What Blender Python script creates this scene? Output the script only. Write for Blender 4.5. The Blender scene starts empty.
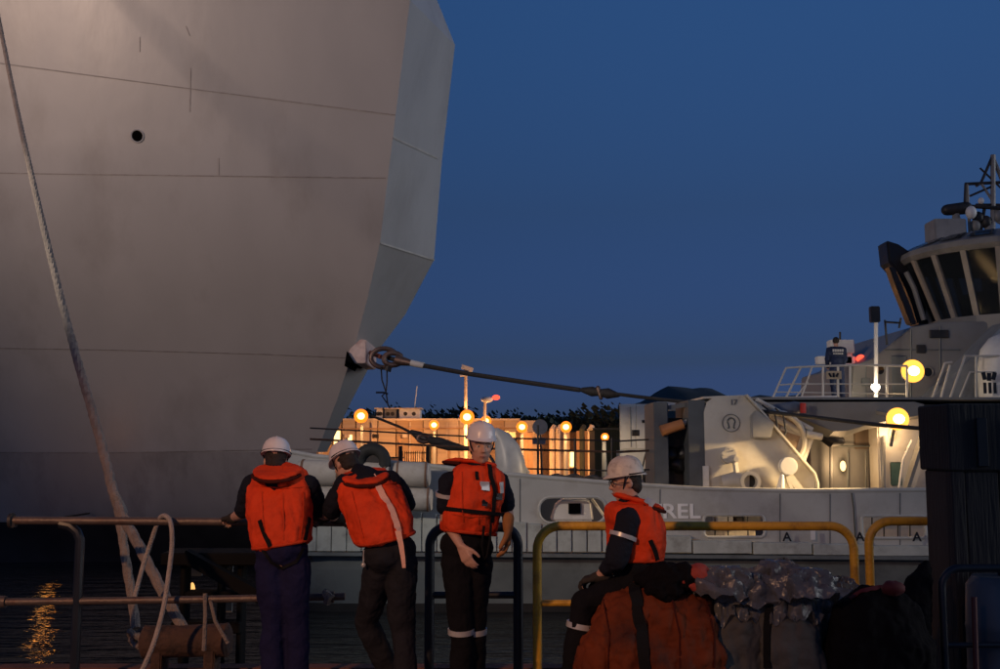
import bpy, bmesh, math, random
from mathutils import Vector, Matrix, noise
from mathutils.bvhtree import BVHTree
from mathutils.geometry import tessellate_polygon
random.seed(7)
SC = bpy.context.scene
COL = SC.collection
V = Vector
R = math.radians
PI = math.pi

# ------------------------------------------------------------------ camera
F, CZ, HZ = 1060.0, 1.68, 448.0
TH = math.atan((HZ - 334.5) / F)
cam_d = bpy.data.cameras.new('camera'); cam = bpy.data.objects.new('camera', cam_d); COL.objects.link(cam)
cam.location = (0, 0, CZ); cam.rotation_euler = (PI/2 + TH, 0, 0)
cam_d.sensor_width = 36; cam_d.lens = 36*F/1000; cam_d.clip_end = 9000; cam_d.clip_start = 0.05
SC.camera = cam

# ------------------------------------------------------------------ world, sun, exposure
SUN_EL, SUN_ROT = R(3), R(205)
w = bpy.data.worlds.new('World'); SC.world = w; w.use_nodes = True
nt = w.node_tree; nt.nodes.clear()
sky = nt.nodes.new('ShaderNodeTexSky'); sky.sky_type = 'NISHITA'; sky.sun_disc = False
sky.sun_elevation = SUN_EL; sky.sun_rotation = SUN_ROT; sky.altitude = 0
sky.air_density = 1; sky.dust_density = 0.2; sky.ozone_density = 3
tint = nt.nodes.new('ShaderNodeMixRGB'); tint.blend_type = 'MULTIPLY'; tint.inputs[0].default_value = 1
geo = nt.nodes.new('ShaderNodeNewGeometry'); sep = nt.nodes.new('ShaderNodeSeparateXYZ'); ramp = nt.nodes.new('ShaderNodeValToRGB')
nt.links.new(geo.outputs['Incoming'], sep.inputs[0])
neg = nt.nodes.new('ShaderNodeMath'); neg.operation = 'MULTIPLY'; neg.inputs[1].default_value = -1
nt.links.new(sep.outputs['Z'], neg.inputs[0]); nt.links.new(neg.outputs[0], ramp.inputs[0]); nt.links.new(ramp.outputs[0], tint.inputs[2])
SKYR = [(0.0, (.019, .052, .42)), (.035, (.0180, .0345, .176)), (.08, (.0245, .0310, .083)), (.22, (.042, .0460, .078)), (.40, (.066, .083, .125)), (1.0, (.06, .08, .13))]
el = ramp.color_ramp.elements
while len(el) < len(SKYR): el.new(.5)
for e_, (z_, c_) in zip(el, SKYR): e_.position = z_; e_.color = (*c_, 1)
bg = nt.nodes.new('ShaderNodeBackground'); bg.inputs[1].default_value = 0.15
out = nt.nodes.new('ShaderNodeOutputWorld')
nt.links.new(sky.outputs[0], tint.inputs[1]); nt.links.new(tint.outputs[0], bg.inputs[0]); nt.links.new(bg.outputs[0], out.inputs[0])
SC.view_settings.view_transform = 'Standard'; SC.view_settings.look = 'None'
SC.view_settings.exposure = 2.6; SC.view_settings.gamma = 1

sd = bpy.data.lights.new('sun', 'SUN'); sd.energy = 0.17; sd.angle = R(40); sd.color = (.97, .97, 1)
so = bpy.data.objects.new('sun', sd); COL.objects.link(so); so.rotation_euler = (R(90 - 5), 0, R(84))   # the afterglow behind the camera
def add_light(name, kind, loc, energy, color, size=0.2, target=None, spot=None, blend=0.6):
    d = bpy.data.lights.new(name, kind); d.energy = energy; d.color = color
    if kind in ('POINT', 'SPOT'): d.shadow_soft_size = size
    if kind == 'SPOT': d.spot_size = R(spot or 90); d.spot_blend = blend
    o = bpy.data.objects.new(name, d); COL.objects.link(o); o.location = loc
    if target is not None: o.rotation_euler = (V(target) - V(loc)).to_track_quat('-Z', 'Y').to_euler()
    return o

def P(px, py, Y):
    u = (px - 500)/F; v = (334.5 - py)/F
    d = V((u, math.cos(TH) - v*math.sin(TH), math.sin(TH) + v*math.cos(TH)))
    return V((0, 0, CZ)) + d*(Y/d.y)
def PXd(px, py):
    u = (px - 500)/F; v = (334.5 - py)/F
    return V((u, math.cos(TH) - v*math.sin(TH), math.sin(TH) + v*math.cos(TH))).normalized()
def G(px, Y, z=0.0):
    # point at height z on the vertical line seen at column px, distance Y
    p = P(px, HZ + (CZ - z)*F/Y, Y); return V((p.x, Y, z))

# ------------------------------------------------------------------ materials
MATS = {}
def mat(name, col, rough=0.5, metal=0.0, var=0.2, scale=3.0, bump=0.0, bscale=20.0, dirt=None, dscale=1.2, damt=0.5,
        spec=0.5, emit=None, estr=0.0, stretch=(1, 1, 1), coat=0.0, rvar=0.1, trans=0.0, alpha=1.0):
    if name in MATS: return MATS[name]
    m = bpy.data.materials.new(name); m.use_nodes = True; MATS[name] = m
    n = m.node_tree.nodes; l = m.node_tree.links; b = n['Principled BSDF']
    b.inputs['Roughness'].default_value = rough; b.inputs['Metallic'].default_value = metal
    b.inputs['Specular IOR Level'].default_value = spec
    b.inputs['Coat Weight'].default_value = coat
    b.inputs['Transmission Weight'].default_value = trans
    b.inputs['Alpha'].default_value = alpha
    if emit:
        b.inputs['Emission Color'].default_value = (*emit, 1); b.inputs['Emission Strength'].default_value = estr
    tc = n.new('ShaderNodeTexCoord'); mp = n.new('ShaderNodeMapping'); mp.inputs['Scale'].default_value = stretch
    l.new(tc.outputs['Object'], mp.inputs[0])
    nz = n.new('ShaderNodeTexNoise'); nz.inputs['Scale'].default_value = scale; nz.inputs['Detail'].default_value = 6
    l.new(mp.outputs[0], nz.inputs['Vector'])
    mr = n.new('ShaderNodeMapRange'); mr.inputs[1].default_value = .25; mr.inputs[2].default_value = .75
    mr.inputs[3].default_value = 1 - var; mr.inputs[4].default_value = 1 + var
    l.new(nz.outputs[0], mr.inputs[0])
    mx = n.new('ShaderNodeVectorMath'); mx.operation = 'SCALE'; mx.inputs[0].default_value = col
    l.new(mr.outputs[0], mx.inputs['Scale'])
    last = mx.outputs[0]
    if dirt:
        n2 = n.new('ShaderNodeTexNoise'); n2.inputs['Scale'].default_value = dscale; n2.inputs['Detail'].default_value = 9
        n2.inputs['Roughness'].default_value = .65
        l.new(mp.outputs[0], n2.inputs['Vector'])
        r2 = n.new('ShaderNodeMapRange'); r2.inputs[1].default_value = .5; r2.inputs[2].default_value = .72
        r2.inputs[3].default_value = 0; r2.inputs[4].default_value = damt
        l.new(n2.outputs[0], r2.inputs[0])
        mm = n.new('ShaderNodeMixRGB'); l.new(r2.outputs[0], mm.inputs[0]); l.new(last, mm.inputs[1]); mm.inputs[2].default_value = (*dirt, 1)
        last = mm.outputs[0]
    l.new(last, b.inputs['Base Color'])
    rr = n.new('ShaderNodeMapRange'); rr.inputs[3].default_value = max(.02, rough - rvar); rr.inputs[4].default_value = min(1, rough + rvar)
    l.new(nz.outputs[0], rr.inputs[0]); l.new(rr.outputs[0], b.inputs['Roughness'])
    if bump:
        n3 = n.new('ShaderNodeTexNoise'); n3.inputs['Scale'].default_value = bscale; n3.inputs['Detail'].default_value = 5
        l.new(mp.outputs[0], n3.inputs['Vector'])
        bp = n.new('ShaderNodeBump'); bp.inputs['Strength'].default_value = bump; bp.inputs['Distance'].default_value = .02
        l.new(n3.outputs[0], bp.inputs['Height']); l.new(bp.outputs[0], b.inputs['Normal'])
    return m

M_hull = mat('ship_paint', (.41, .40, .39), .36, 0, .07, .6, .9, .7, (.2, .17, .15), .5, .35, stretch=(1, 1, .35))
M_boot = mat('ship_boot_topping', (.02, .02, .022), .5, 0, .3, 1.5, .2, 4)
M_hull2 = mat('ship_lower_tone', (.34, .325, .315), .45, 0, .15, .7, .6, .7, (.08, .07, .06), .6, .5, stretch=(1, 1, .35))  # slightly darker tone on the rows above the boot topping
M_seam = mat('weld_seam', (.29, .27, .255), .6, 0, .3, 4)
M_edgelight = mat('knuckle_highlight', (.5, .47, .42), .35)  # lighter than the hull: paints in the highlight on the knuckle edges
M_hole = mat('black_hole_dark', (.004, .004, .004), .9, spec=0)  # flat black that paints in the darkness inside openings
M_tug = mat('tug_grey_paint', (.46, .46, .43), .45, 0, .1, 1.3, .15, 3, (.2, .16, .12), 2.2, .3)
M_tugband = mat('tug_band_paint', (.42, .45, .42), .55, 0, .15, 2.5, .3, 10, (.16, .15, .13), 3, .6)
M_tuglow = mat('tug_lower_hull_paint', (.13, .15, .155), .5, 0, .2, 1.2, .2, 4, (.05, .05, .05), 1.5, .6)
M_tugblack = mat('tug_waterline_black', (.012, .012, .013), .6)
M_cream = mat('winch_cream_paint', (.55, .52, .46), .5, 0, .08, 2, .1, 6, (.3, .22, .14), 2.5, .3)
M_house = mat('deckhouse_grey_paint', (.20, .20, .195), .5, 0, .1, 1.2, .1, 3, (.18, .15, .12), 1.8, .35)
M_white = mat('white_paint', (.72, .71, .68), .45, 0, .08, 2, .1, 8, (.4, .36, .3), 2.2, .35)
M_black = mat('black_paint', (.012, .012, .014), .4, 0, .3, 4)
M_blackrub = mat('black_rubber', (.018, .018, .018), .75, 0, .3, 6, .3, 30)
M_dark = mat('dark_steel', (.03, .03, .032), .55, .3, .4, 3, .3, 15, (.07, .035, .02), 3, .6)
M_rail = mat('weathered_galvanised_rail', (.13, .10, .085), .5, .4, .25, 5, .3, 30, (.12, .05, .03), 6, .7)
M_railblack = mat('dark_blue_rail_paint', (.012, .015, .022), .4, .1, .2, 5)
M_yellow = mat('yellow_rail_paint', (.72, .40, .035), .42, 0, .15, 6, .25, 40, (.16, .07, .03), 7, .75)
M_rope = mat('mooring_rope_fibre', (.23, .19, .165), .9, 0, .25, 9, .9, 60, (.12, .10, .09), 5, .5)
M_rope2 = mat('pale_rope_fibre', (.42, .37, .33), .9, 0, .2, 12, .9, 90)
M_wire = mat('tow_wire', (.035, .033, .032), .6, .3, .3, 12, .8, 60)
M_sleeve = mat('pale_tow_sleeve', (.6, .6, .55), .6)
M_shackle = mat('rusty_shackle', (.17, .12, .10), .5, .7, .3, 8, .4, 30, (.2, .07, .03), 9, .6)
M_rust = mat('rusty_bollard', (.075, .040, .027), .85, .1, .4, 6, 1.0, 22, (.018, .014, .013), 9, 1.0)
M_conc = mat('quay_concrete', (.17, .15, .14), .85, 0, .25, 2.2, .7, 14, (.06, .055, .05), 1.1, .6)
M_coping = mat('quay_coping_red', (.13, .05, .035), .8, 0, .3, 4, .6, 20, (.04, .03, .03), 3, .7)
M_pillar = mat('brown_fender_panel', (.055, .044, .036), .8, 0, .3, 1.6, .6, 8, (.03, .026, .022), 2, .7, stretch=(1, 1, .4))
M_pillar2 = mat('dark_fender_timber', (.03, .026, .023), .85, 0, .3, 3, .8, 14, stretch=(3, 3, .3))
M_fender = mat('canvas_fender', (.50, .46, .41), .85, 0, .12, 3, .5, 12, (.28, .22, .17), 3, .6)
M_lash = mat('brown_lashing', (.20, .11, .07), .9)
M_wall = mat('far_wall_cladding', (.58, .44, .30), .8, 0, .12, .5, .4, 1.0, (.35, .24, .15), .4, .4, stretch=(.2, 1, 9))
M_wallb = mat('far_wall_cladding_pale', (.64, .50, .36), .8, 0, .1, .5, .4, 1.0, (.4, .28, .17), .4, .4, stretch=(.2, 1, 9))
M_wallc = mat('far_wall_cladding_brown', (.46, .31, .19), .8, 0, .14, .5, .4, 1.0, (.28, .18, .1), .4, .4, stretch=(.2, 1, 9))
M_wall2 = mat('far_orange_board', (.50, .30, .16), .8, 0, .3, 1.1, .3, 3, (.25, .12, .06), .6, .5)
M_wall3 = mat('far_pale_pillar', (.65, .52, .38), .7)
M_dgreen = mat('dark_green_shed', (.035, .04, .03), .8, 0, .3, 1)
M_tree = mat('dark_foliage', (.04, .055, .03), .8, 0, .4, 1.4)
M_trunk = mat('tree_bark', (.06, .045, .035), .9)
M_hill = mat('far_hillside', (.04, .05, .045), .95, 0, .35, .02)
M_far = mat('far_quay_ground', (.16, .15, .14), .9, 0, .2, .3)
M_glasspane = mat('wheelhouse_glass', (.02, .025, .03), .06, 0, 0, 1, spec=.25, alpha=.6, rvar=.01)
M_inside = mat('wheelhouse_interior', (.05, .045, .04), .7)
def emat(name, col, s):
    m = bpy.data.materials.new(name); m.use_nodes = True; n = m.node_tree.nodes; l = m.node_tree.links; n.clear()
    e = n.new('ShaderNodeEmission'); e.inputs[0].default_value = (*col, 1); e.inputs[1].default_value = s
    o = n.new('ShaderNodeOutputMaterial'); l.new(e.outputs[0], o.inputs[0]); return m
M_sod = emat('sodium_lamp_glow', (1, .50, .12), 1.6)
M_halo = emat('orange_halo_glow', (1, .20, .015), .34)  # for glowing discs that paint a halo around the lamp bulbs
M_halobig = emat('amber_halo_glow', (1, .36, .05), .42)
M_orangelamp = emat('orange_lamp_glow', (1, .30, .03), 5)
M_sodbig = emat('warm_flood_glow', (1, .70, .28), 2.5)
M_lampwhite = emat('small_white_lamp_glow', (1, .80, .55), 5)
M_litwin = emat('lit_window_glow', (1, .62, .22), .55)
M_redlamp = emat('red_lamp_glow', (1, .06, .03), .5)

# people materials
def cloth(name, col, rough=.85, var=.15, bump=.5, bscale=28, dirt=None, sheen=0):
    return mat(name, col, rough, 0, var, 7, bump, bscale, dirt, 5, .5, spec=.12)
M_skin = mat('skin', (.50, .29, .21), .55, 0, .08, 25, .1, 80)
M_orange = cloth('orange_vest_fabric', (.74, .062, .016), .68, .12, .55, 16, (.30, .03, .012))
M_orange2 = cloth('orange_vest_trim', (.60, .055, .015), .7, .1)
M_lining = cloth('dark_vest_lining', (.06, .012, .008))
M_navy = cloth('navy_shirt_cloth', (.012, .014, .022))
M_trblue = cloth('blue_trouser_cloth', (.013, .013, .045), .85, .2, .8, 14)
M_trgrey = cloth('grey_black_trouser_cloth', (.018, .018, .022), .85, .2, .8, 14)
M_trblack = cloth('black_trouser_cloth', (.008, .008, .010), .9, .2, .8, 14)
M_helmet = mat('white_helmet_shell', (.74, .72, .72), .32, 0, .05, 8, .05, 30, (.5, .46, .42), 14, .35, coat=.2)
M_helmetd = mat('scuffed_helmet_shell', (.62, .58, .50), .45, 0, .12, 18, .15, 60, (.22, .19, .15), 22, .7)
M_refl = mat('silver_reflective_tape', (.50, .50, .49), .35, .25, .1, 20)
M_strap = cloth('black_webbing', (.010, .010, .011))
M_palestrap = cloth('pale_pink_strap', (.85, .48, .36), .6)
M_glovetan = cloth('tan_leather_glove', (.34, .155, .06), .75, .15, .3)
M_glovedark = cloth('dark_work_glove', (.04, .035, .03))
M_boots = mat('black_boot_leather', (.012, .011, .010), .45)
M_hair = mat('dark_brown_hair', (.018, .012, .009), .7, 0, .3, 40, .6, 90)
M_eye = mat('eye_white', (.6, .58, .55), .3)
M_iris = mat('eye_iris', (.02, .015, .01), .3)
M_lip = mat('lip_skin', (.38, .16, .12), .55)

# ------------------------------------------------------------------ object helpers
ORG = {}
def tag(o, label=None, cat=None, group=None, kind=None):
    if label: o['label'] = label
    if cat: o['category'] = cat
    if group: o['group'] = group
    if kind: o['kind'] = kind
    return o
def thing(name, loc, label, cat, group=None):
    o = bpy.data.objects.new(name, None); COL.objects.link(o); o.location = loc; o.empty_display_size = .2
    ORG[o.name] = V(loc); return tag(o, label, cat, group)
def link(name, me, parent=None, loc=None):
    o = bpy.data.objects.new(name, me); COL.objects.link(o)
    if parent is not None:
        o.parent = parent; ORG[o.name] = ORG[parent.name]
    else:
        o.location = loc or (0, 0, 0); ORG[o.name] = V(loc or (0, 0, 0))
    return o
def smoothmesh(me, angle=35):
    for p in me.polygons: p.use_smooth = True
    try: me.set_sharp_from_angle(angle=R(angle))
    except Exception: pass

class MB:
    def __init__(s): s.bm = bmesh.new()
    def _faces(s, vs, quads):
        bv = [s.bm.verts.new(v) for v in vs]
        for q in quads:
            try: s.bm.faces.new([bv[i] for i in q])
            except ValueError: pass
        return s
    def box(s, c, size, rot=None):
        c = V(c); hx, hy, hz = size[0]/2, size[1]/2, size[2]/2
        vs = [V((x, y, z)) for x in (-hx, hx) for y in (-hy, hy) for z in (-hz, hz)]
        if rot is not None: vs = [rot @ v for v in vs]
        return s._faces([c + v for v in vs], [(0, 1, 3, 2), (4, 6, 7, 5), (0, 4, 5, 1), (2, 3, 7, 6), (0, 2, 6, 4), (1, 5, 7, 3)])
    def span(s, a, b):
        a = V(a); b = V(b); return s.box((a + b)/2, [abs(b[i] - a[i]) for i in range(3)])
    def bar(s, p0, p1, wd, hd):
        p0 = V(p0); p1 = V(p1); d = p1 - p0; q = d.to_track_quat('X', 'Z').to_matrix()
        return s.box((p0 + p1)/2, (d.length, wd, hd), q)
    def tube(s, pts, r, n=10, cap=True, ry=None, closed=False):
        pts = [V(p) for p in pts]; m = len(pts)
        rs = r if isinstance(r, (list, tuple)) else [r]*m
        rings = []; prev = None
        for i, p in enumerate(pts):
            if closed: t = pts[(i+1) % m] - pts[i-1]
            elif i == 0: t = pts[1] - p
            elif i == m-1: t = p - pts[i-1]
            else: t = (pts[i+1] - p).normalized() + (p - pts[i-1]).normalized()
            t.normalize()
            if prev is None:
                a = V((0, 0, 1)) if abs(t.z) < .9 else V((1, 0, 0)); x = t.cross(a).normalized()
            else:
                x = prev - t*prev.dot(t)
                x = x.normalized() if x.length > 1e-6 else t.orthogonal().normalized()
            prev = x; y = t.cross(x)
            k = ry if ry else 1
            rings.append([s.bm.verts.new(p + (x*math.cos(2*PI*j/n) + y*k*math.sin(2*PI*j/n))*rs[i]) for j in range(n)])
        for i in range(m if closed else m-1):
            A = rings[i]; B = rings[(i+1) % m]
            for j in range(n):
                s.bm.faces.new((A[j], A[(j+1) % n], B[(j+1) % n], B[j]))
        if cap and not closed:
            s.bm.faces.new(rings[0][::-1]); s.bm.faces.new(rings[-1])
        return s
    def chain(s, pts, rs, n=14):
        # tube with rounded ends
        pts = [V(p) for p in pts]; rs = list(rs)
        d0 = (pts[0] - pts[1]).normalized(); d1 = (pts[-1] - pts[-2]).normalized()
        P0 = []; R0 = []
        for a in (85, 60, 30): P0.append(pts[0] + d0*rs[0]*math.sin(R(a))); R0.append(max(.0008, rs[0]*math.cos(R(a))))
        P1 = []; R1 = []
        for a in (30, 60, 85): P1.append(pts[-1] + d1*rs[-1]*math.sin(R(a))); R1.append(max(.0008, rs[-1]*math.cos(R(a))))
        return s.tube(P0 + pts + P1, R0 + rs + R1, n)
    def ell(s, c, rad, rot=None, nu=18, nv=12):
        c = V(c); rings = []
        for i in range(1, nv):
            a = PI*i/nv; ring = []
            for j in range(nu):
                b = 2*PI*j/nu
                v = V((rad[0]*math.sin(a)*math.cos(b), rad[1]*math.sin(a)*math.sin(b), rad[2]*math.cos(a)))
                if rot is not None: v = rot @ v
                ring.append(s.bm.verts.new(c + v))
            rings.append(ring)
        tp = V((0, 0, rad[2])); bt = V((0, 0, -rad[2]))
        if rot is not None: tp = rot @ tp; bt = rot @ bt
        T = s.bm.verts.new(c + tp); B = s.bm.verts.new(c + bt)
        for j in range(nu):
            s.bm.faces.new((T, rings[0][j], rings[0][(j+1) % nu])); s.bm.faces.new((B, rings[-1][(j+1) % nu], rings[-1][j]))
        for i in range(len(rings)-1):
            for j in range(nu):
                s.bm.faces.new((rings[i][j], rings[i+1][j], rings[i+1][(j+1) % nu], rings[i][(j+1) % nu]))
        return s
    def rings(s, rr, cap=True):
        bv = [[s.bm.verts.new(v) for v in r] for r in rr]; n = len(bv[0])
        for A, B in zip(bv, bv[1:]):
            for j in range(n): s.bm.faces.new((A[j], A[(j+1) % n], B[(j+1) % n], B[j]))
        if cap: s.bm.faces.new(bv[0][::-1]); s.bm.faces.new(bv[-1])
        return s
    def prism(s, poly, y0, y1, holes=(), axis='y'):
        # poly: list of (x, z); extruded from y0 to y1
        loops = [poly] + list(holes)
        flat = [p for lp in loops for p in lp]
        tris = tessellate_polygon([[V((p[0], p[1], 0)) for p in lp] for lp in loops])
        def mk(p, y):
            return V((p[0], y, p[1])) if axis == 'y' else (V((y, p[0], p[1])) if axis == 'x' else V((p[0], p[1], y)))
        A = [s.bm.verts.new(mk(p, y0)) for p in flat]; B = [s.bm.verts.new(mk(p, y1)) for p in flat]
        for t in tris:
            try: s.bm.faces.new([A[i] for i in t]); s.bm.faces.new([B[i] for i in t[::-1]])
            except ValueError: pass
        k = 0
        for lp in loops:
            n = len(lp)
            for i in range(n):
                a, b = k+i, k+(i+1) % n
                try: s.bm.faces.new((A[a], A[b], B[b], B[a]))
                except ValueError: pass
            k += n
        return s
    def bevel(s, w, seg=2, angle=40):
        bmesh.ops.remove_doubles(s.bm, verts=s.bm.verts, dist=1e-5)
        bmesh.ops.recalc_face_normals(s.bm, faces=s.bm.faces)
        es = [e for e in s.bm.edges if len(e.link_faces) == 2 and e.calc_face_angle(0) > R(angle)]
        if es: bmesh.ops.bevel(s.bm, geom=es, offset=w, segments=seg, affect='EDGES', clamp_overlap=True)
        return s
    def displace(s, amp, freq, seed=0, stretch=(1, 1, 1)):
        s.bm.normal_update()
        mv = []
        for v in s.bm.verts:
            q = V((v.co.x*stretch[0], v.co.y*stretch[1], v.co.z*stretch[2]))*freq + V((seed, seed*2.3, seed*.7))
            mv.append(v.normal*(noise.fractal(q, .8, 2.0, 4)*amp))
        for v, d in zip(s.bm.verts, mv): v.co += d
        return s
    def ridges(s, amp, freq, seed=0, stretch=(1, 1, 1)):
        s.bm.normal_update(); mv = []
        for v in s.bm.verts:
            q = V((v.co.x*stretch[0], v.co.y*stretch[1], v.co.z*stretch[2]))*freq + V((seed, seed*1.7, seed*.3))
            w_ = V((noise.noise(q*.6), noise.noise(q*.6 + V((7, 3, 1))), noise.noise(q*.6 + V((1, 9, 4)))))*1.3
            mv.append(v.normal*((1 - 2.6*abs(noise.noise(q + w_)))*amp + (.5 - abs(noise.noise(q*2.3 + w_)))*amp*.4))
        for v, d in zip(s.bm.verts, mv): v.co += d
        return s
    def mesh(s, name='m', off=None, recalc=True):
        if recalc: bmesh.ops.recalc_face_normals(s.bm, faces=s.bm.faces)
        if off is not None: bmesh.ops.translate(s.bm, verts=s.bm.verts, vec=-V(off))
        me = bpy.data.meshes.new(name); s.bm.to_mesh(me); s.bm.free(); return me
    def build(s, name, m, parent=None, smooth=True, label=None, cat=None, group=None, kind=None, angle=35):
        if parent is not None: off = ORG[parent.name]
        else:
            xs = [v.co for v in s.bm.verts]
            lo = V([min(c[i] for c in xs) for i in range(3)]); hi = V([max(c[i] for c in xs) for i in range(3)])
            off = V(((lo.x+hi.x)/2, (lo.y+hi.y)/2, lo.z))
        me = s.mesh(name, off)
        for mm in (m if isinstance(m, (list, tuple)) else [m]): me.materials.append(mm)
        if smooth: smoothmesh(me, angle)
        o = link(name, me, parent, None if parent is not None else off)
        return tag(o, label, cat, group, kind)

def voxel(mb, vox, smooth=4, disp=None):
    me = mb.mesh('tmp'); o = bpy.data.objects.new('tmp', me); COL.objects.link(o)
    md = o.modifiers.new('r', 'REMESH'); md.mode = 'VOXEL'; md.voxel_size = vox
    if smooth:
        ms = o.modifiers.new('s', 'SMOOTH'); ms.factor = .5; ms.iterations = smooth
    dg = bpy.context.evaluated_depsgraph_get(); dg.update()
    me2 = bpy.data.meshes.new_from_object(o.evaluated_get(dg))
    bpy.data.objects.remove(o); bpy.data.meshes.remove(me)
    r = MB(); r.bm.from_mesh(me2); bpy.data.meshes.remove(me2)
    if disp: r.displace(*disp)
    return r
def bvh_of(mb):
    return BVHTree.FromBMesh(mb.bm)
CAMV = V((0, 0, CZ))
def hit(bvh, px, py, off=.004):
    d = PXd(px, py); loc, nrm, i, dist = bvh.ray_cast(CAMV, d)
    if loc is None: return None, None
    if nrm.dot(d) > 0: nrm = -nrm
    return loc + nrm*off, nrm
def ribbon(bvh, pix, width, off=.004, sub=5):
    # webbing laid on a surface along a path; returns an MB
    pts = []
    for a, b in zip(pix, pix[1:]):
        for k in range(sub): t = k/sub; pts.append((a[0]+(b[0]-a[0])*t, a[1]+(b[1]-a[1])*t))
    pts.append(pix[-1]); hp = []
    for p in pts:
        l, n = hit(bvh, p[0], p[1], off)
        if l is not None: hp.append((l, n))
    mb = MB(); rr = []
    for i, (l, n) in enumerate(hp):
        a = hp[max(0, i-1)][0]; b = hp[min(len(hp)-1, i+1)][0]; t = (b - a)
        if t.length < 1e-6: continue
        t.normalize(); s_ = t.cross(n).normalized()*width/2
        rr.append([l - s_, l + s_, l + s_ + n*.005, l - s_ + n*.005])
    if len(rr) > 1: mb.rings(rr)
    return mb
def text_mesh(txt, size, depth=.01):
    c = bpy.data.curves.new('t', 'FONT'); c.body = txt; c.size = size; c.offset = size*.018; c.extrude = depth; c.align_x = 'LEFT'; c.resolution_u = 3
    o = bpy.data.objects.new('t', c); COL.objects.link(o)
    dg = bpy.context.evaluated_depsgraph_get(); dg.update()
    me = bpy.data.meshes.new_from_object(o.evaluated_get(dg)); bpy.data.objects.remove(o); bpy.data.curves.remove(c)
    return me
def text_part(txt, size, loc, m, parent, name='lettering', label=None, wid=None):
    me = text_mesh(txt, size); me.transform(Matrix.Rotation(PI/2, 4, 'X'))
    xs = [v.co.x for v in me.vertices]
    if wid: k = wid/(max(xs) - min(xs)); me.transform(Matrix.Diagonal((k, 1, 1, 1)))
    me.transform(Matrix.Translation(V(loc) - ORG[parent.name])); me.materials.append(m)
    o = link(name, me, parent); return tag(o, label)

# ================================================================== SETTING: water, quays, hills
def water():
    m = bpy.data.materials.new('harbour_water'); m.use_nodes = True; n = m.node_tree.nodes; l = m.node_tree.links; b = n['Principled BSDF']
    b.inputs['Base Color'].default_value = (.006, .010, .013, 1); b.inputs['Roughness'].default_value = .05; b.inputs['IOR'].default_value = 1.33
    tc = n.new('ShaderNodeTexCoord'); mp = n.new('ShaderNodeMapping'); mp.inputs['Scale'].default_value = (.45, 1.7, 1); l.new(tc.outputs['Object'], mp.inputs[0])
    a = n.new('ShaderNodeTexNoise'); a.inputs['Scale'].default_value = 1.3; a.inputs['Detail'].default_value = 4; l.new(mp.outputs[0], a.inputs[0])
    c = n.new('ShaderNodeTexNoise'); c.inputs['Scale'].default_value = 6; c.inputs['Detail'].default_value = 2; l.new(mp.outputs[0], c.inputs[0])
    ad = n.new('ShaderNodeMath'); ad.operation = 'MULTIPLY_ADD'; l.new(c.outputs[0], ad.inputs[0]); ad.inputs[1].default_value = .18; l.new(a.outputs[0], ad.inputs[2])
    bp = n.new('ShaderNodeBump'); bp.inputs['Strength'].default_value = 1; bp.inputs['Distance'].default_value = .16
    l.new(ad.outputs[0], bp.inputs['Height']); l.new(bp.outputs[0], b.inputs['Normal'])
    mb = MB(); mb._faces([V((-4000, -60, -1.8)), V((4000, -60, -1.8)), V((4000, 5000, -1.8)), V((-4000, 5000, -1.8))], [(0, 1, 2, 3)])
    mb.build('water', m, kind='structure', label='dark rippled harbour water')
water()
mb = MB(); mb.span((-40, -30, -2.6), (40, 8.25, 0)); mb.build('ground', M_conc, kind='structure', label='dark concrete quay under the railings', smooth=False)
for i, x in enumerate(range(-12, 12, 2)):
    pass
cop_root = None
mb = MB(); mb.span((-40, 8.25, -2.6), (40, 8.45, .02)); mb.bevel(.02, 2); mb.build('quay_coping', M_coping, kind='structure', label='dull red coping along the quay edge')

# far quay and hills
mb = MB(); mb.span((-300, 46, -2.4), (300, 600, .0)); mb.build('far_quay', M_far, kind='structure', smooth=False, label='quay on the other side of the basin')
def hill(name, prof, Y, depth, label):
    mb = MB(); top = []; rows = []
    for k in range(7):
        f = k/6; rr = []
        for (px, py) in prof:
            p = P(px, py, Y); h = p.z + 2
            rr.append(V((p.x*(1 + .0*f), Y + depth*(f - .5)*2, -2 + h*max(0, 1 - (abs(f - .5)*2)**1.6) + (noise.noise(V((px*.05, f*3, 1)))*h*.06 if 0 < f < 1 else 0))))
        rows.append(rr)
    bv = [[mb.bm.verts.new(v) for v in r] for r in rows]
    for A, B in zip(bv, bv[1:]):
        for j in range(len(A)-1): mb.bm.faces.new((A[j], A[j+1], B[j+1], B[j]))
    mb.build(name, M_hill, kind='structure', label=label)
prof = []
ks = [(-600, 425), (300, 424), (420, 422), (520, 419), (580, 416), (612, 411), (640, 402), (655, 393), (668, 388), (685, 386), (700, 387), (712, 391), (728, 396), (745, 398), (775, 396), (810, 395), (850, 397), (900, 400), (1000, 402), (1400, 415), (1900, 425)]
for (a, b) in zip(ks, ks[1:]):
    n_ = max(2, int(abs(b[0]-a[0])/12))
    for k in range(n_):
        t = k/n_; prof.append((a[0]+(b[0]-a[0])*t, a[1]+(b[1]-a[1])*t + noise.noise(V((a[0]+t*30, 3, 5)))*.8))
prof.append(ks[-1])
hill('hills', prof, 1500, 300, 'dark hills behind the harbour')

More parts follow.
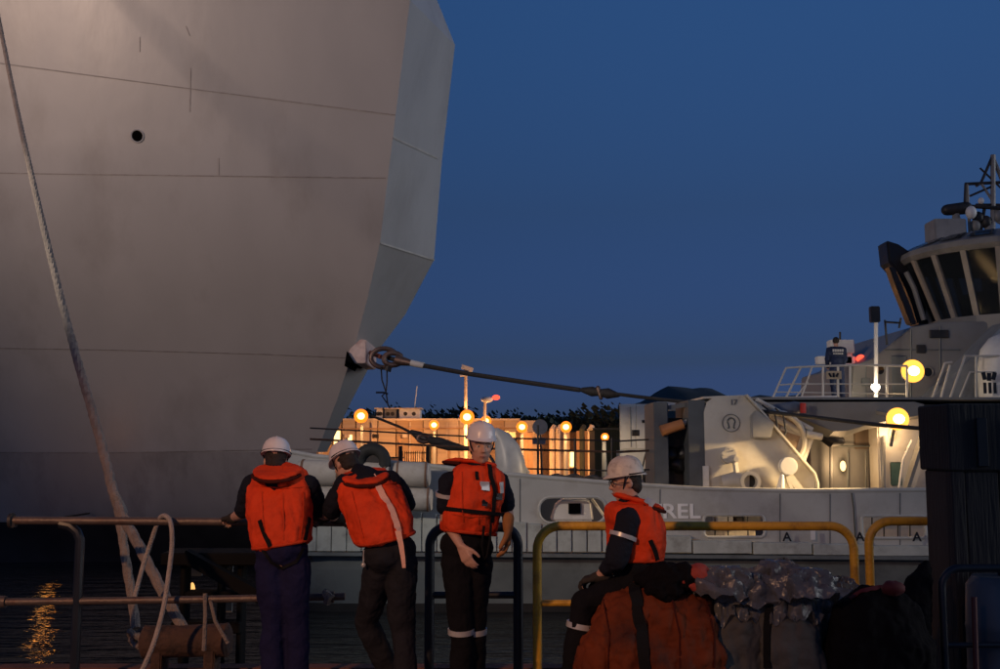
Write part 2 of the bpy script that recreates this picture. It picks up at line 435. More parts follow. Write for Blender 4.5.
# ================================================================== BIG SHIP
def ship():
    root = thing('warship', G(150, 29, -1.8), 'huge grey ship hull towering over the quay with a faceted corner', 'ship')
    rows = [(-260, 436, 24.4, 24.9), (-150, 425, 25.3, 25.8), (0, 410, 26.4, 26.9), (60, 402.5, 26.83, 27.33), (120, 395, 27.26, 27.76), (137, 393, 27.38, 27.88), (176, 388, 27.66, 28.14),
            (243, 380, 28.35, 28.75), (300, 367, 29.25, 29.62), (345, 355, 30.0, 30.38), (400, 337, 31.0, 31.3), (452, 317, 31.8, 32.0), (500, 298, 32.4, 32.5), (522, 287, 32.7, 32.8)]
    cols = [-500, -250, 0, 80, 160, 240, None]
    mb = MB(); grid = []
    for (py, rx, yl, yr) in rows:
        r_ = []
        for c in cols:
            px = rx if c is None else min(c, rx - 30); t = (px + 500)/(rx + 500)
            r_.append(P(px, py, yl + (yr - yl)*t))
        grid.append(r_)
    # waterline and keel rows
    wl = []
    for c, yy in zip([-500, -250, 0, 80, 160, 240, 262], [33.0, 33, 33, 33.2, 33.4, 33.6, 33.7]): wl.append(G(c, yy, -1.8))
    grid.append([ (a*.45 + b*.55) for a, b in zip(grid[-1], wl)])
    grid.append(wl); grid.append([V((p.x, p.y, -3.2)) for p in wl])
    nb = len(grid)
    bv = [[mb.bm.verts.new(v) for v in r_] for r_ in grid]
    for i in range(nb-1):
        for j in range(len(cols)-1):
            f = mb.bm.faces.new((bv[i][j], bv[i][j+1], bv[i+1][j+1], bv[i+1][j])); f.material_index = 1 if i >= len(rows)-1 else (2 if i >= len(rows)-3 else 0)
    # corner facets; the undercut ones are kept flat
    pts_ = {k: P(*v) for k, v in dict(a=(415, -260, 29.8), b=(425, -150, 29.8), c=(437, 0, 29.9), d=(455, 45, 30.2), e=(442, 160, 30.6), f=(434, 260, 31.0), g=(405, 315, 32.3), h=(377, 352, 33.0), i=(352, 400, 33.8), j=(327, 452, 34.5)).items()}
    def on_plane(px, py, a_, b_, c_, lo, hi):
        n_ = (b_ - a_).cross(c_ - a_); d_ = PXd(px, py); dn = d_.dot(n_)
        t_ = (a_ - CAMV).dot(n_)/dn if abs(dn) > 1e-6 else 0
        return P(px, py, min(hi, max(lo, (CAMV + d_*t_).y)))
    re_ = [r_[-1] for r_ in grid]
    pts_['g'] = on_plane(405, 315, re_[7], pts_['f'], re_[8], 29.6, 33.5)
    pts_['h'] = on_plane(377, 352, re_[8], pts_['g'], re_[9], 30.0, 34.0)
    pts_['i'] = on_plane(352, 400, re_[9], pts_['h'], re_[10], 30.6, 34.8)
    pts_['j'] = on_plane(327, 452, re_[10], pts_['i'], re_[11], 31.2, 35.5)
    O = {k: mb.bm.verts.new(v) for k, v in pts_.items()}
    R_ = [r_[-1] for r_ in bv]
    def fc(*v): mb.bm.faces.new(v)
    fc(R_[0], O['a'], O['b'], R_[1]); fc(R_[1], O['b'], O['c'], R_[2])
    mb.bm.faces.new((R_[2], O['c'], O['d'], R_[3])); mb.bm.faces.new((R_[3], O['d'], O['e'], R_[5], R_[4]))
    mb.bm.faces.new((R_[5], O['e'], O['f'], R_[7], R_[6]))
    fc(R_[7], O['f'], O['g'], R_[8]); fc(R_[8], O['g'], O['h'], R_[9]); fc(R_[9], O['h'], O['i'], R_[10]); fc(R_[10], O['i'], O['j'], R_[11])
    # closing volume behind
    def back(v): return mb.bm.verts.new(V((v.co.x - 3.4, v.co.y + 13, v.co.z)))
    chain_ = [O[k] for k in 'abcdefghij'] + R_[11:]
    bk = [back(v) for v in chain_]
    for i in range(len(chain_)-1): mb.bm.faces.new((chain_[i], chain_[i+1], bk[i+1], bk[i]))
    L = [r_[0] for r_ in bv]
    bl = mb.bm.verts.new(V((L[0].co.x, L[0].co.y + 18, L[0].co.z))); 
    mb.bm.faces.new([*bv[0], O['a'], bk[0], bl])
    bmesh.ops.triangulate(mb.bm, faces=mb.bm.faces); bvh = BVHTree.FromBMesh(mb.bm)
    hull = mb.build('hull', [M_hull, M_boot, M_hull2], root, angle=17)
    # weld seams, following the plates
    seams = [[(-60, 55), (20, 66), (200, 90), (395, 115)], [(-60, 172), (60, 174), (220, 176), (386, 178)], [(-60, 347), (120, 350), (260, 354), (352, 358)],
             [(-60, 452), (100, 453), (200, 451), (312, 449)]]
    for s_ in seams: ribbon(bvh, s_, .03, .006, 40).build('weld_seam', M_seam, hull)
    for s_ in [[(191, 68), (190, 112)], [(219, 158), (219, 176)], [(140, 37), (140, 52)], [(186, 26), (190, 36)]]:
        ribbon(bvh, s_, .022, .006, 6).build('scratch', M_seam, hull)
    for s_ in [[(393, 137.5), (442, 160.5)], [(380.5, 243), (434, 260)]]:
        ribbon(bvh, s_, .05, .014, 10).build('knuckle_highlight_strip', M_edgelight, hull)  # light strips drawn in where the knuckle edges look lit
    # circular scupper: solid black disc painting in the dark of the hole
    l, n_ = hit(bvh, 137.5, 136, 0)
    q = n_.to_track_quat('Z', 'Y').to_matrix()
    mb = MB(); mb.tube([l + n_*.02, l - n_*.25], .15, 24); mb.build('scupper_hole', M_hole, root)
    mb = MB(); pts = [l + n_*.02 + q @ V((math.cos(a)*.165, math.sin(a)*.165, 0)) for a in [2*PI*k/28 for k in range(28)]]
    mb.tube(pts, .022, 6, closed=True); mb.build('scupper_rim', M_hull, root)
    # tow bracket on the corner
    mb = MB(); c = P(360, 352, 29.2)
    mb.prism([(c.x - .28, c.z - .22), (c.x - .08, c.z - .34), (c.x + .2, c.z - .33), (c.x + .22, c.z + .3), (c.x + .05, c.z + .33), (c.x - .25, c.z + .05)], 28.9, 31.3)
    mb.bevel(.02); mb.build('tow_bracket', mat('bracket_paint', (.66, .52, .46), .5, 0, .2, 6, .2, 20, (.3, .08, .05), 4, .5), root)
    mb = MB(); mb.prism([(c.x - .36, c.z - .42), (c.x - .30, c.z - .02), (c.x - .12, c.z - .3), (c.x - .2, c.z - .34), (c.x - .3, c.z - .3)], 28.75, 30.9); mb.build('bracket_mouth', M_hole, root)  # black block painting in the dark of the bracket's mouth
    mb = MB(); mb.tube([P(370, 352.5, 29.3), P(381, 357, 29.1)], .065, 12); mb.build('bracket_pin', mat('red_pin', (.45, .14, .1), .4, .3), root)
    # small mooring lamp low on the hull
    lp = P(47, 520, 29.5)
    mb = MB(); mb.ell(lp, (.085, .085, .09)); mb.build('hull_lamp', M_orangelamp, root, label='small orange lamp low on the hull')
    mb = MB(); mb.bar(lp + V((0, .1, .0)), lp + V((0, 3.0, .0)), .06, .05); mb.build('lamp_bracket', M_dark, root)
    add_light('hull_lamp_light', 'POINT', lp + V((0, -.2, 0)), 0.5, (1, .5, .15), .12)
    return root
ship_root = ship()

# ================================================================== TOW LINE
def towline():
    root = thing('tow_line', P(600, 393, 27), 'black tow wire stretched from the hull bracket to the tug with shackles', 'tow line')
    pts = [P(388, 358, 29.0), P(420, 365, 28.7), P(470, 374, 28.3), P(520, 381.5, 27.9), P(580, 390, 27.3), P(605, 392.5, 27.0), P(640, 397, 26.3), P(700, 403.5, 25.3), P(760, 411, 24.5), P(820, 418, 23.7), P(880, 425, 23.1), P(940, 430, 22.6), P(990, 433, 22.6)]
    mb = MB(); mb.tube(pts[4:], .045, 8); mb.build('thin_wire', M_wire, root)
    mb = MB(); mb.tube(pts[:5], .062, 8); mb.build('thick_wire', M_wire, root)
    mb = MB(); mb.tube([P(411, 363, 28.76), P(424, 365.6, 28.66)], .085, 12); mb.build('pale_sleeve', M_sleeve, root)
    mb = MB(); mb.tube([P(396, 360, 28.9), P(404, 361.5, 28.85), P(411, 363, 28.76)], [.15, .12, .08], 12); mb.build('socket', M_shackle, root)
    # bow shackle
    def ringpts(cx, cy, rx, ry, Y, a0, a1, n=18): return [P(cx + rx*math.cos(R(a0 + (a1-a0)*k/n)), cy + ry*math.sin(R(a0 + (a1-a0)*k/n)), Y - .1*math.sin(PI*k/n)) for k in range(n+1)]
    mb = MB(); mb.tube(ringpts(384, 358, 13, 9.5, 29.05, 35, 330), .07, 10); mb.build('shackle_bow', M_shackle, root)
    mb = MB(); mb.tube(ringpts(393, 359, 9, 6, 28.95, 0, 340), .075, 10); mb.build('shackle_eye', M_shackle, root)
    mb = MB(); mb.tube([P(387, 371, 28.9), P(390, 363, 28.9)], [.11, .08], 10); mb.build('shackle_nut', M_dark, root)
    # hanging lashing
    for (a) in ([(381, 367), (382, 380), (386, 392), (388, 405), (390, 408)], [(387, 368), (387, 382), (386, 392), (382, 396), (387, 403)]):
        mb = MB(); mb.tube([P(x, y, 28.9) for x, y in a], .022, 6); mb.build('lashing', M_black, root)
    mb = MB(); mb.tube([P(376, 392.5, 28.9), P(384, 392.5, 28.88), P(388, 394, 28.9)], .028, 6); mb.build('lashing', M_black, root)
    # joining link at mid span
    mb = MB(); mb.chain([P(583, 390, 27.3), P(592, 391.5, 27.15), P(600, 392.5, 27.05), P(608, 393.5, 26.95), P(618, 395, 26.8)], [.07, .13, .09, .14, .06], 12); mb.build('joining_link', M_wire, root)
    mb = MB(); mb.chain([P(598, 388, 27), P(601, 398, 27)], [.06, .05], 8); mb.build('link_pin', M_shackle, root)
towline()

def second_line():
    root = thing('tow_pennant', P(400, 430, 27), 'slack dark wire pennant with shackles left of the standing man', 'wire')
    mb = MB(); mb.tube([P(372, 416, 28.6), P(385, 421, 28.2), P(400, 427, 27.6), P(412, 433, 27.0)], .035, 8); mb.build('wire', M_wire, root)
    mb = MB(); mb.chain([P(412, 432, 27.0), P(419, 436, 26.9), P(426, 439, 26.8)], [.06, .12, .07], 10); mb.build('socket', M_dark, root)
    mb = MB(); mb.tube([P(424 + 6*math.cos(a), 438.5 + 3.6*math.sin(a), 26.8) for a in [2*PI*k/16 for k in range(16)]], .05, 8, closed=True); mb.build('shackle', M_shackle, root)
    mb = MB(); mb.chain([P(431, 440, 26.7), P(440, 443, 26.5), P(450, 446, 26.3), P(468, 449, 26)], [.1, .14, .12, .05], 10); mb.build('tapered_link', M_blackrub, root)
    mb = MB(); mb.tube([P(468, 449, 26), P(490, 456, 25), P(500, 472, 24)], .035, 8); mb.build('wire', M_wire, root)
second_line()

# ================================================================== TUG
def XZ(px, py, Y): p = P(px, py, Y); return (p.x, p.z)
def rrect(x0, z0, x1, z1, r, n=6):
    pts = []
    for cx, cz, a0 in ((x1-r, z1-r, 0), (x0+r, z1-r, 90), (x0+r, z0+r, 180), (x1-r, z0+r, 270)):
        for k in range(n+1): a = R(a0 + 90*k/n); pts.append((cx + r*math.cos(a), cz + r*math.sin(a)))
    return pts
def lerp_tab(tab, x):
    for a, b in zip(tab, tab[1:]):
        if a[0] <= x <= b[0]: t = (x - a[0])/(b[0] - a[0]); return a[1] + (b[1] - a[1])*t
    return tab[0][1] if x < tab[0][0] else tab[-1][1]
TOP = [(285, 451), (310, 456), (420, 465), (500, 474), (560, 479), (620, 484), (700, 489), (800, 491), (917, 490), (1200, 487)]
BT = [(285, 506), (400, 511), (470, 518), (560, 526), (620, 531), (700, 540), (800, 543), (917, 546), (1200, 549)]
BB = [(285, 551), (620, 552), (917, 556), (1200, 558)]
TY = 23.0
def tug():
    root = thing('tugboat', G(700, 26, -1.8), 'grey harbour tug with a long bulwark, lit deckhouse and slanted wheelhouse', 'tug')
    def pb(a): return P(*a)
    # bulwark plate with mooring ports
    xs = list(range(285, 1200, 15))
    poly = [XZ(x, lerp_tab(TOP, x), TY) for x in xs] + [XZ(x, lerp_tab(BT, x), TY) for x in xs[::-1]]
    holes = []
    def port(x0, y0, x1, y1, r):
        a = P(x0, y1, TY); b = P(x1, y0, TY); h = rrect(a.x, a.z, b.x, b.z, r); holes.append(h); return h
    port(539, 497, 606, 523, .25); port(704, 515, 764, 537, .10); port(862, 516, 925, 538, .08)
    mb = MB(); mb.prism(poly, TY, TY + .07, holes); bmesh.ops.remove_doubles(mb.bm, verts=mb.bm.verts, dist=1e-4)
    bul = mb.build('bulwark', M_tug, root, smooth=False)
    mb = MB(); mb.tube([P(x, lerp_tab(TOP, x), TY + .03) for x in range(285, 1200, 30)], .055, 8); mb.build('bulwark_cap', M_tug, bul)
    for h in holes:
        mb = MB(); mb.tube([V((x, TY - .01, z)) for x, z in h], .035, 6, closed=True); mb.build('port_rim', M_tug, bul)
    mb = MB(); mb.tube([P(852, 493, TY - .02), P(854, 508, TY - .02), P(856, 545, TY - .02)], .02, 6); mb.build('hanging_cable', M_black, bul)
    for x in (520, 625, 660, 780, 830, 900):
        mb = MB(); a = P(x, lerp_tab(TOP, x) + 3, TY - .004); b = P(x, lerp_tab(BT, x), TY - .004); mb.bar(a, b, .012, .02); mb.build('plate_seam', M_tuglow, bul)
    text_part('TREL', .43, P(647.5, 518, TY - .012), mat('white_lettering', (.85, .84, .82), .5), root, wid=1.14)
    # fender band boards
    x = 287.0
    while x < 1200:
        wd = 15.0 if x < 622 else 60.0
        a = P(x + .5, lerp_tab(BT, x + wd/2), 22.86); b = P(x + wd - .5, lerp_tab(BB, x + wd/2), 22.86)
        mb = MB(); mb.span((a.x + .004, 22.80 + random.random()*.015, b.z), (b.x - .004, TY + .05, a.z)); mb.bevel(.012, 1)
        mb.build('fender_board', M_tugband, root, smooth=False); x += wd
    mb = MB(); aL = P(285, 553.5, 22.8); aR = P(1200, 560, 22.8)
    mb.bar(V((aL.x, 22.84, aL.z)), V((aR.x, 22.84, aR.z)), .22, .07); mb.build('rubbing_strake', M_tuglow, root)
    for xx in (787, 860, 917): text_part('A', .27, V((P(xx, 541, 22.78).x - .09, 22.775, P(xx, 541, 22.78).z)), M_black, root, 'draft_mark')
    mb = MB(); c = P(813, 535, 22.79); mb.box(c, (.10, .01, .2)); mb.build('white_mark', M_white, root)
    # lower hull
    mb = MB(); rr = []
    for px in [262, 275, 290, 330, 400, 700, 1000, 1200]:
        Y0 = {262: 27.5, 275: 24.2, 290: 23.15}.get(px, 23.0)
        x = P(px, 500, 23.0).x
        tz = P(min(1199, max(286, px)), lerp_tab(BB, max(286, px)), 23).z
        rr.append([V((x, Y0, tz)), V((x + .1, Y0 + .02, -.9)), V((x + .2, Y0 + .12, -1.62)), V((x + .3, Y0 + .25, -3.0))])
    bv = [[mb.bm.verts.new(v) for v in r] for r in rr]
    for A, B in zip(bv, bv[1:]):
        for j in range(3):
            f = mb.bm.faces.new((A[j], A[j+1], B[j+1], B[j])); f.material_index = 1 if j == 2 else 0
    mb.build('hull', [M_tuglow, M_tugblack], root, smooth=False)
    mb = MB(); L = P(285, 500, 23).x
    mb.prism([XZ(285, 451, 23.0), (L - .25, 1.6), (L - .25, -.5), XZ(285, 551, 23)], 23.2, 23.6); mb.build('bow_plate', M_tug, root, smooth=False)
    # deck
    mb = MB(); mb.span((-4.6, 23.08, -.75), (16, 33, -.6)); mb.build('deck', mat('tug_deck_paint', (.13, .11, .09), .7), root, smooth=False)
    # wall seen through the ports
    # fairlead roller behind the oval port
    mb = MB(); a = P(556, 521, 23.4); b = P(591, 499, 23.4)
    mb.prism([(a.x - .12, a.z), (b.x + .05, a.z), (b.x, b.z - .05), (b.x - .1, b.z), (a.x + .15, b.z), (a.x, b.z - .12)], 23.3, 23.9); mb.bevel(.05, 3); mb.build('bitt_housing', M_white, root)
    mb = MB(); c = P(574, 508, 23.28); mb.span((c.x - .12, 23.22, c.z - .12), (c.x + .14, 23.3, c.z + .10)); mb.build('bitt_slot', M_hole, root)  # black box standing in for the dark inside the slot
    mb = MB(); mb.tube([P(592, 499, 23.5), P(604, 516, 23.4)], .03, 8); mb.build('deck_pipe', M_cream, root)
    # LIT items behind right ports
    for i, (x0, y0, x1, y1, mm) in enumerate([(716, 512, 732, 530, M_white), (735, 512, 742, 528, M_dark), (704, 530, 755, 546, M_cream), (744, 513, 760, 526, M_house), (862, 513, 925, 546, M_white)]):
        mb = MB(); a = P(x0, y1, 24.4); b = P(x1, y0, 24.4); mb.span((a.x, 24.3 + i*.03, a.z), (b.x, 24.8, b.z)); mb.bevel(.02); mb.build('deck_locker', mm, root)
    for xx in (715, 728, 748, 872, 884, 898, 910):
        mb = MB(); mb.tube([P(xx, 548, 23.5), P(xx, 512, 23.5)], .016, 6); mb.build('stanchion', M_dark, root)
    # pale cowl on the foredeck
    mb = MB(); pts = [P(524, 474, 24.2), P(517, 462, 24.2), P(512, 450, 24.2), P(506, 440, 24.2), P(500, 434, 24.2)]
    mb.chain([P(511, 476, 24.2), P(510, 462, 24.2), P(507, 449, 24.2), P(502, 438, 24.2), P(497, 433, 24.2)], [.36, .34, .29, .2, .12], 18); mb.build('vent_cowl', mat('cowl_paint', (.42, .42, .41), .4), root)
    mb = MB(); mb.tube([P(517, 458, 24.4), P(528, 474, 24.4)], .06, 8); mb.build('cowl_brace', M_cream, root)
    # foredeck guardrails
    for yy, r in ((438, .022), (449, .03), (468, .022)):
        mb = MB(); mb.tube([P(310, yy - 10, 25.5), P(420, yy - 4, 25.5), P(500, yy, 25.5), P(620, yy + 3, 25.5), P(700, yy - 1, 25.5)], r, 6); mb.build('guardrail', M_rust if yy == 449 else M_dark, root)
    for xx in (515, 538, 575, 612):
        mb = MB(); mb.tube([P(xx, 482, 25.5), P(xx, 438 if xx != 538 else 425, 25.5)], .03, 6); mb.build('rail_post', M_dark, root)
    # coiled hoses / low gear along foredeck
    for k, (xx, yy) in enumerate([(548, 478), (566, 478), (585, 479), (602, 480)]):
        mb = MB(); c = P(xx, yy, 24.6); mb.tube([c + V((.3*math.cos(a), .2*math.sin(a), .06*math.sin(a*2))) for a in [2*PI*j/20 for j in range(20)]], .045, 6, closed=True); mb.build('coiled_hose', M_dark, root)
    # dark winch recess left of the housing
    Y = 24.6
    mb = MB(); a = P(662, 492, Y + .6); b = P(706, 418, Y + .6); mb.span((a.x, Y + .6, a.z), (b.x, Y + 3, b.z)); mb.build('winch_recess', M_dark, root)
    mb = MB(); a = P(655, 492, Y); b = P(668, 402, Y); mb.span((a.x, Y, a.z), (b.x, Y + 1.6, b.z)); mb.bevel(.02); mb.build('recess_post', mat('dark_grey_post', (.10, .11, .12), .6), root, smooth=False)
    mb = MB(); mb.tube([P(661, 431, Y - .1), P(683, 424, Y - .1)], [.13, .12], 12); mb.build('crane_arm', mat('orange_arm', (.5, .2, .07), .5), root)
    mb = MB(); mb.tube([P(683, 424, Y), P(700, 414, Y + .2)], .06, 8); mb.build('arm_rod', M_cream, root)
    mb = MB(); mb.bar(P(664, 408, Y + .4), P(706, 402, Y + .6), .6, .09); mb.build('recess_lintel', M_house, root, smooth=False)
    for xx in (688, 700):
        mb = MB(); a = P(xx, 450 if xx == 700 else 432, Y + .45); b = P(xx + 3, 416, Y + .45); mb.span((a.x, Y + .45, a.z), (b.x, Y + .55, b.z)); mb.build('lit_bracket', M_cream, root)
    for k in range(5):
        mb = MB(); c = P(670 + k*7, 455 + (k % 2)*10, Y + .5); mb.ell(c, (.22, .2, .2)); mb.displace(.04, 6, k); mb.build('stowed_gear', M_black, root)
    # winch housing
    Y = 24.3
    pl = [XZ(706, 494, Y), XZ(704, 412, Y), XZ(707, 402, Y), XZ(716, 396, Y), XZ(744, 396, Y), XZ(757, 410, Y), XZ(812, 474, Y), XZ(815, 482, Y), XZ(815, 494, Y)]
    mb = MB(); mb.prism(pl, Y, Y + .10); mb.build('housing_plate', M_cream, root, smooth=False)
    fl = [P(744, 396, Y), P(757, 410, Y), P(812, 474, Y), P(815, 484, Y), P(815, 494, Y)]
    for a, b in zip(fl, fl[1:]):
        mb = MB(); mb.bar(a + V((.03, .0, .02)), b + V((.03, 0, .02)), .34, .04); mb.build('edge_flange', M_cream, root, smooth=False)
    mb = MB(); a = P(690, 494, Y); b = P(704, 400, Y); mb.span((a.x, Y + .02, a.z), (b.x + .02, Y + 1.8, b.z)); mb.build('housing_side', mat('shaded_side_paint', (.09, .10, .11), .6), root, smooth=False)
    mb = MB(); mb.bar(P(704, 397.5, Y) + V((0, .9, 0)), P(746, 396, Y) + V((0, .9, 0)), 1.7, .05); mb.build('housing_top', M_cream, root, smooth=False)
    mb = MB(); a = P(703, 494, Y); b = P(708, 466, Y); mb.span((a.x, Y - .08, a.z), (b.x, Y, b.z)); mb.build('corner_bar', M_white, root)
    def disc(px, py, r, y0, y1, m, name, n=28):
        c = P(px, py, Y); mb = MB(); mb.tube([V((c.x, y0, c.z)), V((c.x, y1, c.z))], r, n); mb.bevel(.015, 2); return mb.build(name, m, root)
    disc(728, 455, .19, Y - .16, Y + .02, M_cream, 'bearing_cap')
    disc(734, 459, .07, Y - .24, Y - .10, M_cream, 'grease_cap')
    for k in range(8):
        c = P(728, 455, Y); a = 2*PI*k/8; mb = MB(); mb.tube([V((c.x + .14*math.cos(a), Y - .185, c.z + .14*math.sin(a))), V((c.x + .14*math.cos(a), Y - .155, c.z + .14*math.sin(a)))], .016, 6); mb.build('bolt', M_cream, root)
    # drum end (ring)
    c = P(745, 481, Y); mb = MB(); outer = [(c.x + .23*math.cos(a), c.z + .23*math.sin(a)) for a in [2*PI*k/32 for k in range(32)]]
    inner = [(c.x + .15*math.cos(a), c.z + .15*math.sin(a)) for a in [2*PI*k/32 for k in range(32)]]
    mb.prism(outer, Y - .55, Y - .3, [inner]); mb.bevel(.02, 2); mb.build('drum_ring', M_cream, root)
    mb = MB(); mb.tube([V((c.x, Y - .34, c.z)), V((c.x, Y, c.z))], .16, 28); mb.build('drum_core', M_dark, root)
    mb = MB(); mb.tube([V((c.x - .02, Y - .38, c.z)), V((c.x - .28, Y - .1, c.z + .01)), P(724, 483, Y - .02)], [.21, .20, .19], 24); mb.build('gearbox', M_cream, root)
    mb = MB(); mb.bar(P(735, 462, Y - .12), P(737, 476, Y - .2), .08, .12); mb.build('gear_link', M_cream, root)
    # light round disc on tripod legs
    disc(785, 466, .20, Y - .34, Y - .14, M_white, 'round_cover')
    for xe in (777, 793, 803):
        mb = MB(); mb.bar(P(785, 470, Y - .16), P(xe, 494, Y - .16), .10, .16 if xe == 803 else .08); mb.build('cover_leg', M_cream, root, smooth=False)
    mb = MB(); mb.chain([P(782, 476, Y - .3), P(780, 492, Y - .3)], [.05, .11], 12); mb.build('valve_body', M_white, root)
    mb = MB(); a = P(750, 438, Y); b = P(772, 408, Y); mb.prism([(a.x, a.z), (b.x - .1, a.z), (b.x, b.z - .35), (a.x + .12, b.z - .05), (a.x, b.z - .18)], Y - .22, Y); mb.bevel(.02); mb.build('junction_box', mat('grey_box_paint', (.33, .32, .30), .55), root)
    # horseshoe emblem in a circle
    c = P(731, 423, Y - .012)
    mb = MB(); mb.tube([c + V((.20*math.cos(a), 0, .20*math.sin(a))) for a in [2*PI*k/24 for k in range(24)]], .012, 5, closed=True); mb.build('emblem_ring', M_house, root)
    mb = MB(); mb.tube([c + V((-.08, 0, -.12)), c + V((-.05, 0, -.1))] + [c + V((.085*math.cos(a), 0, .03 + .085*math.sin(a))) for a in [R(215 - 25*k) for k in range(11)]] + [c + V((.05, 0, -.1)), c + V((.08, 0, -.12))], .018, 5); mb.build('emblem', M_tuglow, root)
    text_part('17', .17, c + V((-.02, -.002, .42)), M_house, root)
    # gear on the sloping back of the housing: struts, pipes, drums
    Yb = 25.2
    for a, b, r in [((748, 402), (806, 436), .10), ((756, 400), (812, 430), .07), ((805, 430), (790, 476), .09), ((812, 432), (797, 474), .09), ((780, 428), (808, 437), .07), ((760, 416), (790, 462), .05), ((790, 462), (808, 434), .05)]:
        mb = MB(); mb.tube([P(*a, Yb), P(*b, Yb)], r, 10); mb.build('strut', M_cream, root)
    mb = MB(); c = P(775, 440, Yb + .1); mb.tube([V((c.x, Yb - .05, c.z)), V((c.x, Yb + .6, c.z))], .62, 28); mb.build('rope_drum', mat('drum_brown', (.33, .24, .17), .7, 0, .3, 12, .5, 40), root)
    mb = MB(); mb.tube([V((c.x + .64*math.cos(a), Yb - .1, c.z + .64*math.sin(a))) for a in [2*PI*k/30 for k in range(30)]], .07, 8, closed=True); mb.build('drum_flange', M_cream, root)
    for s_ in ([(762, 405), (775, 415), (778, 430), (771, 440)], [(775, 408), (783, 415), (786, 432), (778, 446)]):
        mb = MB(); mb.tube([P(x, y, Yb - .4) for x, y in s_], .022, 6); mb.build('hose', M_black, root)
    mb = MB(); mb.tube([P(806, 434, Yb - .1), P(822, 437, Yb - .1)], [.1, .08], 10); mb.build('ram_end', M_cream, root)
    mb = MB(); mb.tube([P(757, 419, Yb - .3), P(768, 419, Yb - .3)], .12, 12); mb.build('sheave', M_shackle, root)
    # long pale roof line going right behind housing
    mb = MB(); mb.bar(P(735, 401, 28), P(830, 399, 28), 1.2, .12); mb.build('boat_deck_edge', M_white, root, smooth=False)
    # ---------------- deckhouse
    Z1 = P(500, 402, 29).z
    a = P(812, 495, 27.2)
    mb = MB(); mb.span((a.x, 27.2, -.6), (a.x + 9, 33, Z1 - .14)); mb.build('deckhouse', M_house, root, smooth=False)
    xr = P(875, 480, 27.1).x; xl = P(818, 480, 27.1).x
    mb = MB(); mb.span((P(878, 480, 26.6).x, 26.5, -.6), (P(930, 480, 26.6).x, 27.2, Z1 - .2)); mb.bevel(.04); mb.build('lit_cabin_side', M_cream, root, smooth=False)
    for x_, y0_, y1_ in ((831, 440, 492), (884, 436, 492)):
        mb = MB(); mb.tube([P(x_, y1_, 26.9 if x_ < 850 else 26.4), P(x_, y0_, 26.9 if x_ < 850 else 26.4)], .04, 8); mb.build('wall_pipe', M_house, root)
    mb = MB(); mb.span(P(855, 449, 27.15), P(876, 426, 27.3)); mb.bevel(.02); mb.build('wall_cabinet', mat('brown_cabinet', (.16, .12, .09), .7), root)
    mb = MB(); mb.span(P(891, 486, 26.48), P(900, 462, 26.6)); mb.bevel(.02); mb.build('green_cabinet', mat('green_box_paint', (.06, .12, .10), .6), root)
    for (x_, y_) in ((843, 466), (892, 434)):
        mb = MB(); mb.ell(P(x_, y_, 26.9 if x_ < 850 else 26.4), (.07, .08, .13)); mb.build('wall_bulkhead_lamp', M_litwin, root); add_light('bulkhead_light', 'POINT', P(x_, y_, 26.6 if x_ < 850 else 26.1), 5, (1, .62, .30), .1)
    mb = MB(); mb.tube([P(898, 495, 26.2), P(903, 460, 26.2), P(912, 440, 26.2)], .03, 6); mb.build('white_hose', M_white, root)
    mb = MB(); mb.bar(P(905, 492, 26.0), P(924, 432, 26.0), .3, .08); mb.build('inclined_ladder', M_house, root, smooth=False)
    mb = MB(); mb.chain([P(822, 435, 26.5), P(832, 440, 26.5), P(840, 441, 26.5)], [.14, .2, .12], 12); mb.build('hanging_davit_head', M_dark, root)
    # nose of boat deck (rounded tapering overhang)
    def ring_at(Yy, pts): return [P(x, y, 26.0) + V((0, Yy - 26.0, 0)) for x, y in pts]
    nose = [(745, 401.5), (920, 401), (930, 404), (925, 418), (895, 424), (868, 430), (848, 437), (832, 438), (815, 430), (790, 418), (762, 408)]
    mb = MB(); mb.rings([ring_at(26.0, [(x*.92 + 68, y*.8 + 81) for x, y in nose]), ring_at(26.35, nose), ring_at(31.0, nose)]); mb.build('boat_deck_nose', M_house, root, smooth=False)
    mb = MB(); mb.span((P(740, 400, 27).x, 26.2, Z1 - .06), (P(1150, 400, 27).x, 34, Z1)); mb.build('boat_deck', M_house, root, smooth=False)
    mb = MB(); mb.chain([P(795, 408, 25.9), P(775, 411, 25.9)], [.17, .17], 14); mb.build('raft_canister', mat('blue_grey_canister', (.12, .14, .18), .5), root)
    mb = MB(); mb.tube([P(803, 403, 25.7), P(803, 413, 25.7)], .07, 10); mb.build('red_extinguisher', mat('red_paint', (.5, .03, .02), .4), root)
    # ---------------- second level house with raked side
    Y2 = 29.5
    mb = MB(); mb.prism([XZ(850, 402, Y2), XZ(852, 366, Y2), XZ(872, 359, Y2), XZ(886, 348, Y2), XZ(912, 327, Y2), XZ(940, 322, Y2), XZ(1120, 320, Y2), XZ(1120, 402, Y2)], Y2, Y2 + 5); mb.bevel(.03); mb.build('bridge_house', M_house, root, smooth=False)
    mb = MB(); mb.prism([XZ(930, 400, 28.6), XZ(1006, 322, 28.6), XZ(1090, 322, 28.6), XZ(1090, 400, 28.6)], 28.6, 29.5); mb.build('raked_screen', mat('blue_grey_screen', (.22, .24, .26), .5), root, smooth=False)
    mb = MB(); c = P(1016, 402, 28); mb.rings([[V((c.x + .95*s*math.cos(a), 28.0 + .6*s*math.sin(a), z)) for a in [2*PI*k/24 for k in range(24)]] for s, z in ((1, Z1), (1, Z1 + .9), (.9, Z1 + 1.35), (.65, Z1 + 1.65), (.3, Z1 + 1.8))]); mb.build('white_dome_cover', M_white, root)
